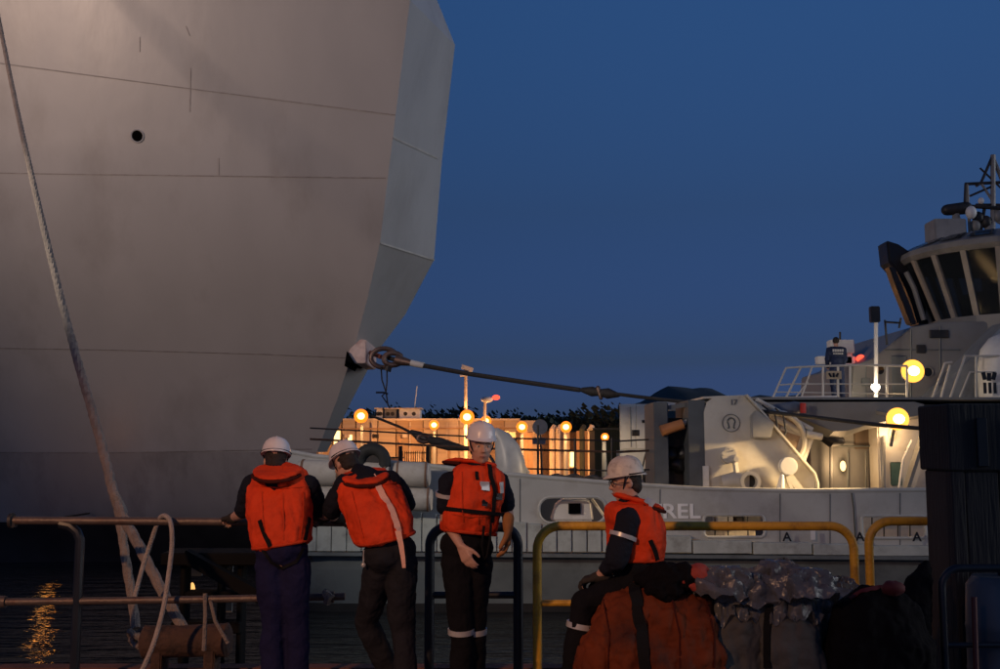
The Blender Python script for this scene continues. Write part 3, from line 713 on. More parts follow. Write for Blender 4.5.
    for k in range(3):
        mb = MB(); p_ = P(984 + k*5, 376 + (k % 2), 27.35); mb.box(p_, (.10, .03, .2), Matrix.Rotation(.25*k - .2, 3, 'Y')); mb.build('dark_mark', M_black, root)
        mb = MB(); p_ = P(985 + k*5, 388, 27.35); mb.box(p_, (.07, .03, .28)); mb.build('dark_mark', M_black, root)
    # doors, portholes, seams and pipes on the bridge house and deckhouse fronts
    for (x0, y0, x1, y1, nm, m) in ((893, 356, 906, 398, 'steel_door', M_tuglow), (862, 378, 870, 386, 'vent_box', M_tuglow), (917, 345, 925, 353, 'vent_box', M_dark), (930, 330, 948, 338, 'grille', M_dark)):
        mb = MB(); mb.span(P(x0, y1, Y2 - .06), P(x1, y0, Y2 - .005)); mb.bevel(.015, 1); mb.build(nm, m, root, smooth=False)
    for (x_, y_) in ((880, 370), (916, 372), (928, 372)):
        c = P(x_, y_, Y2 - .03); mb = MB(); mb.tube([c + V((.14*math.cos(a), 0, .14*math.sin(a))) for a in [2*PI*k/20 for k in range(20)]], .025, 6, closed=True); mb.build('porthole_rim', M_house, root)
        mb = MB(); mb.tube([c, c + V((0, .02, 0))], .13, 18); mb.build('porthole_glass', M_glasspane, root)
    for a, b in (((885, 350), (960, 350)), ((911, 330), (911, 400)), ((866, 364), (866, 400)), ((940, 326), (940, 400))):
        mb = MB(); mb.tube([P(*a, Y2 - .02), P(*b, Y2 - .02)], .018, 5); mb.build('cable_run', M_tuglow, root)
    for a, b in (((848, 452), (848, 492)), ((866, 452), (866, 492)), ((838, 446), (874, 446))):
        mb = MB(); mb.tube([P(*a, 27.1), P(*b, 27.1)], .022, 5); mb.build('conduit', M_tuglow, root)
    for k in range(9):
        mb = MB(); x_ = 502 + k*12.5; mb.ell(P(x_, 480 + k*.9, 23.9), (.10 + .05*(k % 3), .12, .10 + .04*(k % 2))); mb.displace(.02, 9, k); mb.build('deck_gear', (M_dark, M_house, M_blackrub)[k % 3], root)
    # ---------------- wheelhouse: polygonal, windows leaning out
    C = P(1010, 320, 31.2); zb = P(1000, 323, 31.2).z; zt = P(1000, 262, 31.2).z; n = 20; rb, rt = 2.2, 2.92
    def pt(k, r, z): a = 2*PI*(k + .35)/n; return V((C.x + r*math.cos(a), C.y + r*math.sin(a), z))
    mb = MB(); mb.rings([[pt(k, rb + .06, zb - .35) for k in range(n)], [pt(k, rb + .1, zb + .04) for k in range(n)]]); mb.build('wheelhouse_base', M_house, root, smooth=False)
    for k in range(n):
        a0, a1, b0, b1 = pt(k, rb, zb), pt(k+1, rb, zb), pt(k, rt, zt), pt(k+1, rt, zt)
        mb = MB(); cen = (a0+a1+b0+b1)/4; mb.rings([[v + (cen - v)*.03 for v in (a0, a1, b1, b0)], [v + (cen - v)*.03 + (V((C.x, C.y, v.z)) - v).normalized()*.03 for v in (a0, a1, b1, b0)]])
        mb.build('window_pane', M_glasspane, root, smooth=False)
        mb = MB(); mb.bar(a0, b0, .16, .12); mb.build('window_post', mat('window_post_paint', (.33, .29, .24), .5), root, smooth=False)
    mb = MB(); mb.rings([[pt(k, rt + .05, zt - .03) for k in range(n)], [pt(k, rt + .16, zt + .1) for k in range(n)], [pt(k, rt + .12, zt + .26) for k in range(n)], [pt(k, rt - .7, zt + .62) for k in range(n)], [pt(k, rt - 1.6, zt + .78) for k in range(n)]]); mb.build('wheelhouse_roof', mat('roof_paint', (.22, .21, .19), .55), root, smooth=False)
    mb = MB(); mb.rings([[pt(k, rb - .9, zb) for k in range(n)], [pt(k, rb - .9, zb + .85) for k in range(n)]]); mb.build('console', M_inside, root, smooth=False)
    mb = MB(); p_ = V((C.x - .9, C.y - .6, zb)); mb.span(p_, p_ + V((.5, .4, 1.25))); mb.bevel(.05); mb.build('helm_seat', M_inside, root)
    for k in range(n):   # dark roof windows around the sloping edge
        a0, a1 = pt(k + .12, rt - .02, zt + .36), pt(k + .88, rt - .02, zt + .36); b0, b1 = pt(k + .16, rt - .55, zt + .58), pt(k + .84, rt - .55, zt + .58)
        mb = MB(); mb.rings([[a0, a1, b1, b0], [v + V((0, 0, .02)) for v in (a0, a1, b1, b0)]]); mb.build('roof_pane', M_glasspane, root, smooth=False)
    # ---------------- exhaust funnels, black curved
    f1 = [(886.5, 240), (899, 244), (911, 252), (920, 265), (926, 282), (933, 302), (941, 323), (918, 324), (913, 306), (906, 288), (898, 272), (889, 262)]
    mb = MB(); mb.prism([XZ(x, y, 31.6) for x, y in f1], 31.6, 32.4); mb.bevel(.05, 2); mb.build('funnel', M_black, root, smooth=False)
    f2 = [(889, 266), (895, 268), (902, 284), (911, 306), (917, 324), (911, 324), (904, 306), (896, 286)]
    mb = MB(); mb.prism([XZ(x, y, 30.8) for x, y in f2], 30.8, 31.2); mb.bevel(.03, 2); mb.build('funnel_shield', M_black, root, smooth=False)
    mb = MB(); mb.tube([P(906, 272, 30.9), P(914, 288, 30.9), P(924, 320, 30.9)], .08, 8); mb.build('exhaust_pipe', M_house, root)
    # ---------------- mast and radar
    Ym = 31.5
    def T(pts, r, m=M_house, nm='mast_strut'):
        mb = MB(); mb.tube([P(x, y, Ym + (d if d else 0)) for x, y, d in pts], r, 7); mb.build(nm, m, root)
    T([(993, 155, 0), (981, 183, 0), (976, 186, 0)], .045, M_dark); T([(993, 155, 0), (993, 236, 0)], .075); T([(994, 160, 0), (1010, 200, .3), (1020, 236, .5)], .06)
    T([(965, 184, 0), (1008, 182, 0)], .05, M_dark); T([(966, 184, 0), (965, 206, 0)], .05, M_dark); T([(967, 184, 0), (970, 236, 0)], .045); T([(981, 183, 0), (992, 200, 0)], .04)
    T([(970, 196, 0), (993, 186, 0)], .035, M_dark); T([(976, 205, 0), (1000, 205, 0)], .05, M_dark); T([(985, 205, 0), (980, 236, 0)], .05, M_dark); T([(992, 208, 0), (998, 222, 0), (1008, 226, 0)], .05)
    T([(965, 206, -.1), (1000, 208, -.1)], .06, M_dark); T([(980, 168, 0), (1003, 190, 0)], .03, M_dark)
    mb = MB(); mb.chain([P(947, 210, Ym), P(966, 208, Ym)], [.17, .19], 14); mb.build('radar_scanner', M_dark, root)
    mb = MB(); mb.tube([P(956, 214, Ym), P(957, 232, Ym)], [.10, .18], 10); mb.build('radar_pedestal', M_house, root)
    mb = MB(); mb.ell(P(971, 212.5, Ym - .3), (.16, .16, .20)); mb.build('radome', M_white, root)
    mb = MB(); mb.ell(P(981, 201, Ym), (.09, .09, .11)); mb.build('small_radome', M_white, root)
    mb = MB(); mb.span(P(936, 250, Ym - .4), P(955, 224, Ym + .4)); mb.bevel(.03); mb.build('roof_locker', mat('grey_locker', (.25, .25, .25), .6), root, smooth=False)
    for k, (x_, y_) in enumerate([(975, 226), (986, 222), (990, 230), (978, 218), (998, 216)]):
        mb = MB(); mb.ell(P(x_, y_, Ym), (.16, .16, .2)); mb.build('mast_fitting', M_dark if k % 2 else M_house, root)
    mb = MB(); mb.ell(P(963, 228, Ym - .3), (.06, .06, .09)); mb.build('red_light_housing', mat('dull_red_lens', (.4, .03, .03), .3), root)
    # ---------------- light mast left, T shaped post, antenna frames
    mb = MB(); mb.tube([P(876, 402, 28.6), P(876, 316, 28.6)], .055, 8); mb.build('light_mast', M_white, root)
    mb = MB(); mb.span(P(871.5, 322, 28.5), P(877.5, 307, 28.7)); mb.bevel(.02); mb.build('mast_lantern', M_black, root)
    mb = MB(); mb.ell(P(875.5, 387, 28.4), (.11, .11, .11)); mb.build('mast_lamp', M_lampwhite, root)
    add_light('mast_lamp_light', 'POINT', P(875.5, 387, 28.1), 3, (1, .8, .55), .1)
    for a, b in (((885, 320), (887, 345)), ((901, 318), (899, 328)), ((885, 322), (901, 323))):
        mb = MB(); mb.tube([P(*a, 29.2), P(*b, 29.2)], .03, 6); mb.build('aerial_frame', M_dark, root)
    mb = MB(); mb.span(P(842, 402, 31), P(848, 350, 31.4)); mb.bevel(.03); mb.build('white_post', M_white, root, smooth=False)
    mb = MB(); mb.span(P(831, 353, 30.9), P(850, 341, 31.3)); mb.bevel(.02); mb.build('white_post_head', M_white, root, smooth=False)
    mb = MB(); mb.span(P(818, 364, 31.0), P(852, 357, 31.3)); mb.bevel(.02); mb.build('white_crossarm', M_white, root, smooth=False)
    mb = MB(); mb.ell(P(860, 358, 30.9), (.13, .09, .09), Matrix.Rotation(-.5, 3, 'Y')); mb.build('red_arm_tip', M_redlamp, root)
    mb = MB(); mb.tube([P(840, 402, 31.1), P(840, 332, 31.1)], .03, 6); mb.build('thin_aerial', M_dark, root)
    # ---------------- guardrails of the boat deck
    Yr = 27.6
    def rail(pts, nm='guardrail', r=.028, Yy=Yr, m=M_cream):
        mb = MB(); mb.tube([P(x, y, Yy) for x, y in pts], r, 6); mb.build(nm, m, root)
    rail([(771, 402), (786, 368), (801, 367)]); rail([(784, 402), (801, 367), (858, 365), (907, 366)], r=.032); rail([(780, 385), (792, 384), (905, 384)], r=.02)
    rail([(792, 402), (808, 382)], r=.022); rail([(800, 402), (812, 367)], r=.022); rail([(776, 392), (905, 394)], r=.016)
    for x_ in (823, 838, 850, 887, 907):
        rail([(x_, 402), (x_, 366)], 'rail_post', .03)
    rail([(931, 402), (945, 363), (952, 362)], r=.03); rail([(940, 402), (950, 365)], r=.03); rail([(949, 402), (965, 356), (1010, 356)], r=.035); rail([(958, 402), (970, 372), (1010, 372)], r=.025); rail([(976, 402), (976, 356)], 'rail_post', .03)
    for a, b in (((767, 412), (785, 345)), ((776, 412), (793, 350))):
        pass
    mb = MB(); mb.span(P(827, 379, Yr - .08), P(841, 371, Yr - .05)); mb.build('rail_sign', mat('beige_sign', (.45, .36, .24), .6), root)
    for k in range(3):
        mb = MB(); mb.box(P(830 + k*3.6, 375, Yr - .095), (.05, .012, .11), Matrix.Rotation(.5*(k-1), 3, 'Y')); mb.build('sign_mark', M_black, root)
    # flood lamps
    for i, (x_, y_, Yy, s_, e_) in enumerate(((913, 371, 28.2, .21, 60), (898, 419, 23.9, .175, 340))):
        c = P(x_, y_, Yy)
        if i: mb = MB(); mb.bar(c + V((.1, .25, .05)), c + V((.4, 3.0, .3)), .09, .09); mb.build('lamp_boom', M_house, root)
        mb = MB(); mb.ell(c - V((0, .06, 0)), (s_*.72, .08, s_*.62)); mb.build('flood_lens', M_sodbig, root, label='glaring warm floodlight on the tug deckhouse')
        mb = MB(); mb.tube([c + V((0, -.0, 0)), c + V((0, .04, 0))], s_*1.45, 24); mb.build('flood_halo_disc', M_halobig, root)  # glowing disc imitating the halo around the floodlight
        mb = MB(); mb.box(c + V((0, .14, 0)), (s_*2.2, .2, s_*1.8)); mb.bevel(.03); mb.build('flood_housing', M_house, root)
        mb = MB(); mb.tube([c + V((0, .2, -.1)), c + V((0, .5, -.6))], .04, 6); mb.build('flood_bracket', M_house, root)
        add_light('flood_light', 'SPOT', c + V((-.15, -.3, -.05)), e_, (1, .66, .30), .12, c + (V((-5, -1.0, -6.5)) if i == 0 else V((-4.5, .7, -3.2))), 74, .7)
    # light over the working deck, lamp under the deck nose
    c = P(850, 441, 25.9)
    return root
tug_root = tug()

def hull_fenders():
    for row, (y0, r_, m) in enumerate(((472, .26, M_fender), (497, .24, M_fender))):
        segs = [(296, 346), (346, 392), (392, 432)] if row == 0 else [(300, 352), (352, 395), (395, 434)]
        for k, (a, b) in enumerate(segs):
            names = ['behind the two leaning men', 'beside the bent man', 'next to the standing man']
            t = thing('hull_fender', P((a+b)/2, y0, 22.5), ('upper' if row == 0 else 'lower') + ' pale canvas fender roll on the tug bow, ' + names[k], 'fender', 'canvas fender rolls on the tug bow')
            p0, p1 = P(a + 1.5, y0 + (a-296)*.02, 22.45), P(b - 1.5, y0 + (b-296)*.02, 22.45)
            mb = MB(); d = (p1 - p0)
            mb.tube([p0, p0 + d*.03, p0 + d*.15, p0 + d*.5, p0 + d*.85, p0 + d*.97, p1], [r_*.72, r_*.92, r_, r_*1.02, r_, r_*.92, r_*.72], 20); mb.displace(.012, 4, k)
            mb.build('roll', m, t)
            for f in (.12, .88):
                mb = MB(); mb.tube([p0 + d*(f - .025), p0 + d*(f + .025)], r_*1.045, 20); mb.build('lashing_band', M_lash, t)
hull_fenders()
def tyre():
    t = thing('tyre_fender', P(370, 458, 22.4), 'round black rubber tyre fender showing above the bent man', 'tyre')
    c = P(372, 462, 22.35); mb = MB()
    mb.tube([c + V((.27*math.cos(a), 0, .27*math.sin(a))) for a in [2*PI*k/28 for k in range(28)]], .13, 12, closed=True); mb.build('tyre', M_blackrub, t)
    mb = MB(); mb.tube([c + V((0, -.02, 0)), c + V((0, .05, 0))], .16, 20); mb.build('hub', M_dark, t)
    mb = MB(); mb.tube([c + V((0, .1, .2)), c + V((0, .4, .05)), c + V((0, .7, 0))], .02, 6); mb.build('chain', M_dark, t)
tyre()

# ================================================================== FAR QUAY
def far():
    # long warm lit building, cladding panel by panel
    b = thing('quayside_building', V((-8, 74, 0)), 'long low building with pale cladding lit orange by quay lamps', 'building')
    Yb = 72.0
    x = 296.0; k = 0
    while x < 520:
        wd = (18.5, 27.0, 14.0, 22.0)[k % 4]; a = P(x + .3, 472, Yb); c = P(x + wd - .3, 420.5, Yb)
        if 318 < x < 345: pass
        mb = MB(); mb.span((a.x, Yb + random.random()*.03, 0), (c.x, Yb + .3, c.z)); mb.build('wall_panel', (M_wall, M_wallb, M_wall, M_wallc)[(k*3) % 4], b, smooth=False); x += wd; k += 1
    mb = MB(); mb.span((P(296, 400, Yb).x, Yb + .31, 0), (P(518, 400, Yb).x, Yb + 9, P(500, 421, Yb).z)); mb.build('wall', M_wall, b, smooth=False)
    mb = MB(); a = P(296, 420.5, Yb); c = P(520, 418.5, Yb); mb.span((a.x, Yb - .12, a.z), (c.x, Yb + 9, c.z)); mb.build('roof_edge', M_wall3, b, smooth=False)
    for xx in (371, 409, 446):
        mb = MB(); mb.span(P(xx, 472, Yb - .15), P(xx + 1.8, 422, Yb - .02)); mb.build('drain_pipe', M_wall3, b)
    for (x0, y0, x1, y1) in ((322, 430, 329, 450), (333, 430, 341, 450), (347, 434, 353, 450)):
        mb = MB(); mb.span(P(x0, y1, Yb - .1), P(x1, y0, Yb - .03)); w_ = mb.build('window', M_wall3, b)
        mb = MB(); mb.span(P(x0 + 1, y1 - 1, Yb - .16), P(x1 - 1, y0 + 1, Yb - .11)); mb.build('pane', M_litwin, w_)
    for (x0, y0, x1, y1, nm, m, i) in ((388, 401, 391, 411, 'white', M_white, 0), (393, 400, 400, 412, 'grey', M_house, 1)):
        pass
    for (x0, x1, y0, label) in ((382, 388, 412, 'small white rooftop unit at the end of the row'), (390, 401, 411, 'grey boxy rooftop air unit with a round fan'), (404, 424, 412, 'pale flat-roofed rooftop hut')):
        t = thing('rooftop_unit', V((P((x0+x1)/2, y0, 75).x, 75.5, P(0, 419, 75).z)), label, 'rooftop unit')
        zb = P(0, 419, 75).z; h = (423.5 - y0)*.0 + .68
        mb = MB(); mb.span((P(x0, 0, 75).x, 74.5, zb - .1), (P(x1, 0, 75).x, 76, zb + h)); mb.bevel(.04); mb.build('casing', M_white if x0 != 390 else M_house, t, smooth=False)
        mb = MB(); mb.span((P(x0, 0, 75).x - .12, 74.35, zb + h), (P(x1, 0, 75).x + .12, 76.1, zb + h + .08)); mb.build('lid', M_wall3, t, smooth=False)
        for q in range(2):
            mb = MB(); cx = P(x0 + (x1-x0)*(.3 + .4*q), 0, 75).x; mb.tube([V((cx, 74.47, zb + .35)), V((cx, 74.5, zb + .35))], .14, 12); mb.build('fan', M_dark, t)
    for k in range(14):
        xx = 300 + k*16 + (k*7 % 5); y1_ = 468; y0_ = (440, 452, 446)[k % 3]; wd_ = (3, 5, 2.2)[k % 3]
        mb = MB(); mb.span(P(xx, y1_, Yb - .1), P(xx + wd_, y0_, Yb - .02)); mb.build('door', (M_wall2, M_dgreen, M_wall3)[(k*2) % 3], b, smooth=False)
    for k in range(7):
        mb = MB(); c = P(318 + k*29, 436, Yb - .15); mb.box(c, (.35, .2, .25)); mb.build('wall_fitting', M_wall3 if k % 2 else M_dark, b, smooth=False)
    mb = MB(); mb.tube([P(300, 429, Yb - .12), P(515, 428, Yb - .12)], .06, 6); mb.build('conduit', M_wall2, b)
    # second building of vertical boards
    b = thing('boarded_shed', V((3, 66, 0)), 'shed of vertical orange boards with pale pillars under the lamps', 'building')
    Yb = 64.0; x = 500.0; k = 0
    while x < 600:
        wd = random.choice((5, 7, 9)); y0 = 430 + random.random()*3
        a = P(x, 474, Yb); c = P(x + wd - .2, y0, Yb)
        mb = MB(); mb.span((a.x, Yb + random.random()*.15, 0), (c.x, Yb + .4, c.z)); mb.build('board', [M_wall2, M_wall, M_rust, M_wall2][k % 4], b, smooth=False); x += wd; k += 1
    mb = MB(); mb.span((P(500, 0, Yb).x, Yb + .41, 0), (P(600, 0, Yb).x, Yb + 5, P(0, 432, Yb).z)); mb.build('wall', M_wall2, b, smooth=False)
    for xx, m in ((552, M_wall3), (558, M_wall3), (582, M_dgreen), (590, M_wall3)):
        mb = MB(); c = P(xx, 430, Yb - .6); mb.tube([V((c.x, Yb - .6, 0)), V((c.x, Yb - .6, c.z)), V((c.x + .15, Yb - .3, c.z + .2))], .16, 10); mb.build('pillar', m, b)
    mb = MB(); mb.span(P(569, 468, Yb - .5), P(576, 450, Yb - .3)); w_ = mb.build('window', M_wall3, b); mb = MB(); mb.span(P(570.3, 466.5, Yb - .55), P(574.8, 452, Yb - .51)); mb.build('pane', M_litwin, w_)
    b = thing('green_shed', V((6, 52, 0)), 'dark green tin shed beside the white container', 'shed')
    mb = MB(); a = P(595, 474, 50); c = P(619, 430, 50); mb.span((a.x, 50, 0), (c.x, 53, c.z)); mb.build('wall', M_dgreen, b, smooth=False)
    mb = MB(); mb.span((a.x - .1, 49.8, c.z), (c.x + .1, 53.2, c.z + .1)); mb.build('roof', M_dark, b, smooth=False)
    for k in range(9):
        mb = MB(); xx = a.x + .1 + k*(c.x - a.x - .2)/8; mb.span((xx - .02, 49.95, .05), (xx + .02, 50, c.z - .05)); mb.build('rib', M_dgreen, b)
    # white container / shelter on a trailer
    t = thing('white_container', V((7, 50, 0)), 'white box container with double doors on a trailer behind the seated man', 'container')
    Yc = 48.0
    for (x0, x1) in ((620.5, 635.5), (636.5, 655.5)):
        mb = MB(); mb.span(P(x0, 449, Yc - .06), P(x1, 405, Yc)); mb.bevel(.03, 1); d = mb.build('door', M_white, t, smooth=False)
        for q in (.45, .6):
            mb = MB(); xx = P(x0 + (x1-x0)*.5, 0, Yc).x + (q - .5); mb.span((xx - .04, Yc - .1, P(0, 436, Yc).z), (xx + .14, Yc - .06, P(0, 430, Yc).z)); mb.build('latch', M_dark, d)
        mb = MB(); xx = P(x0 + (x1-x0)*.3, 0, Yc).x; mb.tube([V((xx, Yc - .09, P(0, 447, Yc).z)), V((xx, Yc - .09, P(0, 407, Yc).z))], .02, 6); mb.build('lock_rod', M_house, d)
    mb = MB(); mb.span(P(642, 423, Yc - .075), P(652, 420, Yc - .062)); mb.build('black_marking', M_black, t)
    mb = MB(); a = P(620, 450, Yc); c = P(657, 404, Yc); mb.rings([[V((a.x, Yc, a.z)), V((c.x, Yc, a.z)), V((c.x, Yc, c.z)), V((a.x, Yc, c.z))], [V((a.x + 1.1, Yc + 6, a.z)), V((c.x + 1.1, Yc + 6, a.z)), V((c.x + 1.1, Yc + 6, c.z)), V((a.x + 1.1, Yc + 6, c.z))]]); mb.build('box', M_white, t, smooth=False)
    mb = MB(); mb.span((c.x + .06, Yc + .4, c.z - .1), (P(700, 0, Yc + .4).x, Yc + 6, c.z + .12)); mb.build('side_awning', M_white, t, smooth=False)
    mb = MB(); mb.span((a.x, Yc - .02, 0.3), (c.x, Yc + 1.5, a.z - .02)); mb.build('chassis', M_white, t, smooth=False)
    for xx in (a.x + .3, c.x - .3):
        mb = MB(); mb.tube([V((xx, Yc + .05, .42)), V((xx + .001, Yc - .25, .42))], .42, 18); mb.build('wheel', M_blackrub, t)
    for q in range(4):
        mb = MB(); mb.bar(P(640 + q*4, 478, Yc - .4), P(646 + q*3, 452, Yc - .4), .05, .06); mb.build('landing_leg', M_dark, t)
    for k, (px, py, wd, hh, m, lab) in enumerate(((378, 470, 1.1, 1.5, M_dgreen, 'green crate under the drain pipe'), (395, 471, 1.6, 1.1, M_wall2, 'orange crate by the iron fence'), (510, 470, .9, 1.5, M_house, 'grey cabinet beside the pale cowl'), (600, 470, 1.0, 1.2, M_wall3, 'beige crate in front of the green shed'))):
        Yk = 49 + k*.8 if px > 500 else 63; x_ = P(px, 0, Yk).x; tv = thing('storage_crate', V((x_, Yk, 0)), lab, 'crate')
        mb = MB(); mb.span((x_ - wd/2, Yk - .5, .12), (x_ + wd/2, Yk + .5, hh)); mb.bevel(.03, 1); mb.build('case', m, tv, smooth=False)
        mb = MB(); mb.span((x_ - wd/2 - .03, Yk - .54, hh), (x_ + wd/2 + .03, Yk + .54, hh + .06)); mb.build('lid', M_dark, tv, smooth=False)
        for f_ in (-.35, .35):
            mb = MB(); mb.span((x_ + f_*wd - .06, Yk - .5, 0), (x_ + f_*wd + .06, Yk + .5, .12)); mb.build('skid', M_dark, tv, smooth=False)
    # iron fence on the far quay
    t = thing('iron_fence', V((P(418, 0, 60).x, 60, 0)), 'short black iron fence in front of the lit wall', 'fence')
    for xx in (405, 431):
        mb = MB(); mb.span((P(xx, 0, 60).x - .1, 59.9, 0), (P(xx, 0, 60).x + .1, 60.1, P(0, 446, 60).z)); mb.build('post', M_dark, t)
    for k in range(12):
        xx = P(407 + k*2.05, 0, 60).x; mb = MB(); mb.tube([V((xx, 60, 0)), V((xx, 60, P(0, 451, 60).z))], .02, 5); mb.build('bar', M_dark, t)
    for yy in (453, 462):
        mb = MB(); mb.bar(P(405, yy, 60), P(431, yy, 60), .04, .05); mb.build('rail', M_dark, t)
    # lamps
    defs = [(361, 416, 66, 474, 'sodium lamp on a post nearest the big hull'), (434, 425, 68, 474, 'small sodium lamp before the plain cladding wall'), (467, 417, 64, 368, 'sodium lamp low on the tall floodlight mast'),
            (486, 421, 64, 474, 'sodium lamp right behind the standing man\'s helmet'), (522, 427, 60, 474, 'sodium lamp left of the round white sign'), (566, 427, 60, 474, 'sodium lamp over the boarded shed'),
            (392, 415.5, 70, 474, ''), (605, 437, 46, 474, 'small orange lamp on top of the green shed')]
    for (x_, y_, Y_, top, lab) in defs:
        if not lab: continue
        small = x_ == 605
        c = P(x_, y_, Y_); t = thing('quay_lamp', V((c.x, Y_ + .2, 0)), lab, 'lamp post', 'sodium lamps along the far quay')
        s_ = .09 if small else (.23 if x_ in (361, 467) else .17)
        mb = MB(); mb.ell(c, (s_, s_*.6, s_*.9)); mb.build('lamp_bulb', M_sod, t)
        mb = MB(); mb.tube([c + V((0, .0, 0)), c + V((0, .06, 0))], s_*1.9, 24); mb.build('halo_disc', M_halo, t)  # orange glowing disc imitating the bulb's halo
        zt = c.z if top == 474 else P(0, top, Y_).z
        mb = MB(); mb.tube([V((c.x - (.1 if top != 474 else 0), Y_ + .5, 0)), V((c.x - (.1 if top != 474 else 0), Y_ + .5, zt))], [.13, .09], 8); mb.build('post', M_house if top == 474 else M_wall3, t)
        mb = MB(); mb.bar(V((c.x, Y_ + .5, c.z)), V((c.x, Y_ + .1, c.z)), .08, .08); mb.build('bracket', M_house, t)
        if top != 474:
            mb = MB(); mb.box(V((c.x, Y_ + .3, zt)), (.7, .5, .25), Matrix.Rotation(.3, 3, 'Y')); mb.build('floodlight_head', M_white, t)
            mb = MB(); mb.box(V((c.x - .15, Y_ + .3, zt - .35)), (.6, .5, .22), Matrix.Rotation(-.2, 3, 'Y')); mb.build('floodlight_head', M_white, t)
        add_light('quay_lamp_light', 'SPOT', c + V((0, -.9 if not small else -.4, 0)), 26 if small else 150, (1, .72, .42) if small else (1, .45, .15), .3, c + V((0, .9, -1.5)), 165, .6)
        if not small: add_light('quay_lamp_spill', 'POINT', c + V((0, -1.0, 0)), 22, (1, .45, .15), .3)
    # far mast with pale head beside the helmet
    t = thing('camera_mast', V((P(490, 0, 62).x, 62, 0)), 'thin mast with a pale domed head and red tip', 'mast')
    mb = MB(); mb.tube([V((P(485, 0, 62).x, 62, 0)), P(485, 402, 62)], .08, 8); mb.build('pole', M_wall3, t)
    mb = MB(); mb.ell(P(487, 399.5, 62), (.35, .3, .18)); mb.build('head', M_white, t)
    mb = MB(); mb.ell(P(496, 397.5, 62), (.22, .15, .15)); mb.build('red_beacon', M_redlamp, t)
    mb = MB(); mb.bar(P(487, 399, 62), P(500, 397, 62), .08, .12); mb.build('arm', M_white, t)
    t = thing('whip_aerial', V((P(417, 0, 76).x, 76, 4)), 'thin white aerial rising above the building roof', 'aerial')
    mb = MB(); mb.tube([V((P(417, 0, 76).x, 76, P(0, 419, 76).z)), P(417, 386, 76)], .04, 6); mb.build('rod', M_white, t)
    mb = MB(); mb.box(V((P(417, 0, 76).x, 76, P(0, 419, 76).z + .05)), (.3, .3, .1)); mb.build('foot', M_house, t)
    t = thing('round_sign', V((P(538, 0, 58).x, 58, 0)), 'round pale sign on a dark pole with a small blue plate', 'sign')
    mb = MB(); mb.tube([V((P(540, 0, 58).x, 58, 0)), P(540, 420, 58)], .06, 8); mb.build('pole', M_dark, t)
    c = P(540, 427, 57.85); mb = MB(); mb.tube([c, c + V((0, .06, 0))], .42, 24); mb.build('disc', mat('pale_sign_face', (.45, .42, .38), .6), t)
    c = P(539, 441, 57.85); mb = MB(); mb.box(c, (.7, .05, .36)); mb.build('plate', mat('blue_plate', (.12, .14, .2), .5), t)
    # trees in silhouette
    def tree(px, ytop, Y, wd, lab, dens=220):
        c = P(px, ytop, Y); h = c.z; t = thing('broadleaf_tree', V((c.x, Y, 0)), lab, 'tree', 'dark trees behind the far quay')
        mb = MB(); mb.tube([V((c.x, Y, 0)), V((c.x + .1, Y, h*.35)), V((c.x, Y, h*.7))], [.22, .17, .08], 7)
        for q in range(4):
            a = q*1.7; mb.tube([V((c.x, Y, h*.4 + q*.2)), V((c.x + math.cos(a)*wd*.3, Y + math.sin(a)*wd*.3, h*.72))], [.09, .03], 5)
        mb.build('trunk', M_trunk, t)
        mb = MB(); rnd = random.Random(int(px))
        lobes = [(rnd.uniform(-.35, .35)*wd, rnd.uniform(-.3, .3)*wd, h*rnd.uniform(.5, .82), wd*rnd.uniform(.18, .32)) for _ in range(7)]
        for q in range(dens):
            lx, ly, lz, lr = rnd.choice(lobes)
            d = V((rnd.gauss(0, 1), rnd.gauss(0, 1), rnd.gauss(0, .8))).normalized()*lr*rnd.uniform(.6, 1.1)
            p = V((c.x + lx, Y + ly, lz)) + d; p.z = min(p.z, h)
            s = wd*rnd.uniform(.03, .06); q_ = V((rnd.random(), rnd.random(), rnd.random())).normalized().to_track_quat('Z', 'Y').to_matrix()
            mb._faces([p + q_ @ V(v)*s for v in ((-1, -.4, 0), (0, -1, 0), (1, 0, .2), (.2, 1, 0))], [(0, 1, 2, 3)])
        me = mb.mesh('crown', ORG[t.name], recalc=False); me.materials.append(M_tree); link('crown', me, t)
    rn = random.Random(3)
    names = ['behind the lit yellow windows', 'with a wide ragged crown left of the rooftop units', 'directly behind the white rooftop unit', 'behind the grey air unit', 'behind the pale rooftop hut', 'left of the thin aerial', 'right of the thin aerial',
             'just left of the tall floodlight mast', 'seen behind the tall floodlight mast', 'behind the pale domed mast', 'low and broad above the round sign', 'behind the shed lamp']
    for k, px in enumerate((338, 352, 380, 396, 412, 428, 444, 456, 474, 500, 535, 560)):
        tree(px, (403 if px < 460 else 408) + rn.uniform(-3, 3), 105 + rn.uniform(-4, 4), rn.uniform(3.5, 5.5), 'dark tree silhouette ' + names[k])
    tree(604, 401, 85, 4.6, 'tallest dark tree, standing behind the green shed', 500)
    tree(588, 411, 88, 3.6, 'dark tree leaning against the tallest tree')
    # band of undergrowth linking tree crowns
    mb = MB(); rnd = random.Random(9)
    for q in range(2600):
        px = rnd.uniform(240, 640); Y = rnd.uniform(100, 118); p = P(px, 0, Y); zt = P(0, (413 if px < 450 else 417) + 6*noise.noise(V((px*.09, 0, 0))), Y).z
        p.z = rnd.uniform(2.2, zt); s = rnd.uniform(.15, .42); q_ = V((rnd.random()-.5, rnd.random()-.5, rnd.random()-.5)).normalized().to_track_quat('Z', 'Y').to_matrix()
        mb._faces([p + q_ @ V(v)*s for v in ((-1, -.4, 0), (0, -1, 0), (1, 0, .2), (.2, 1, 0))], [(0, 1, 2, 3)])
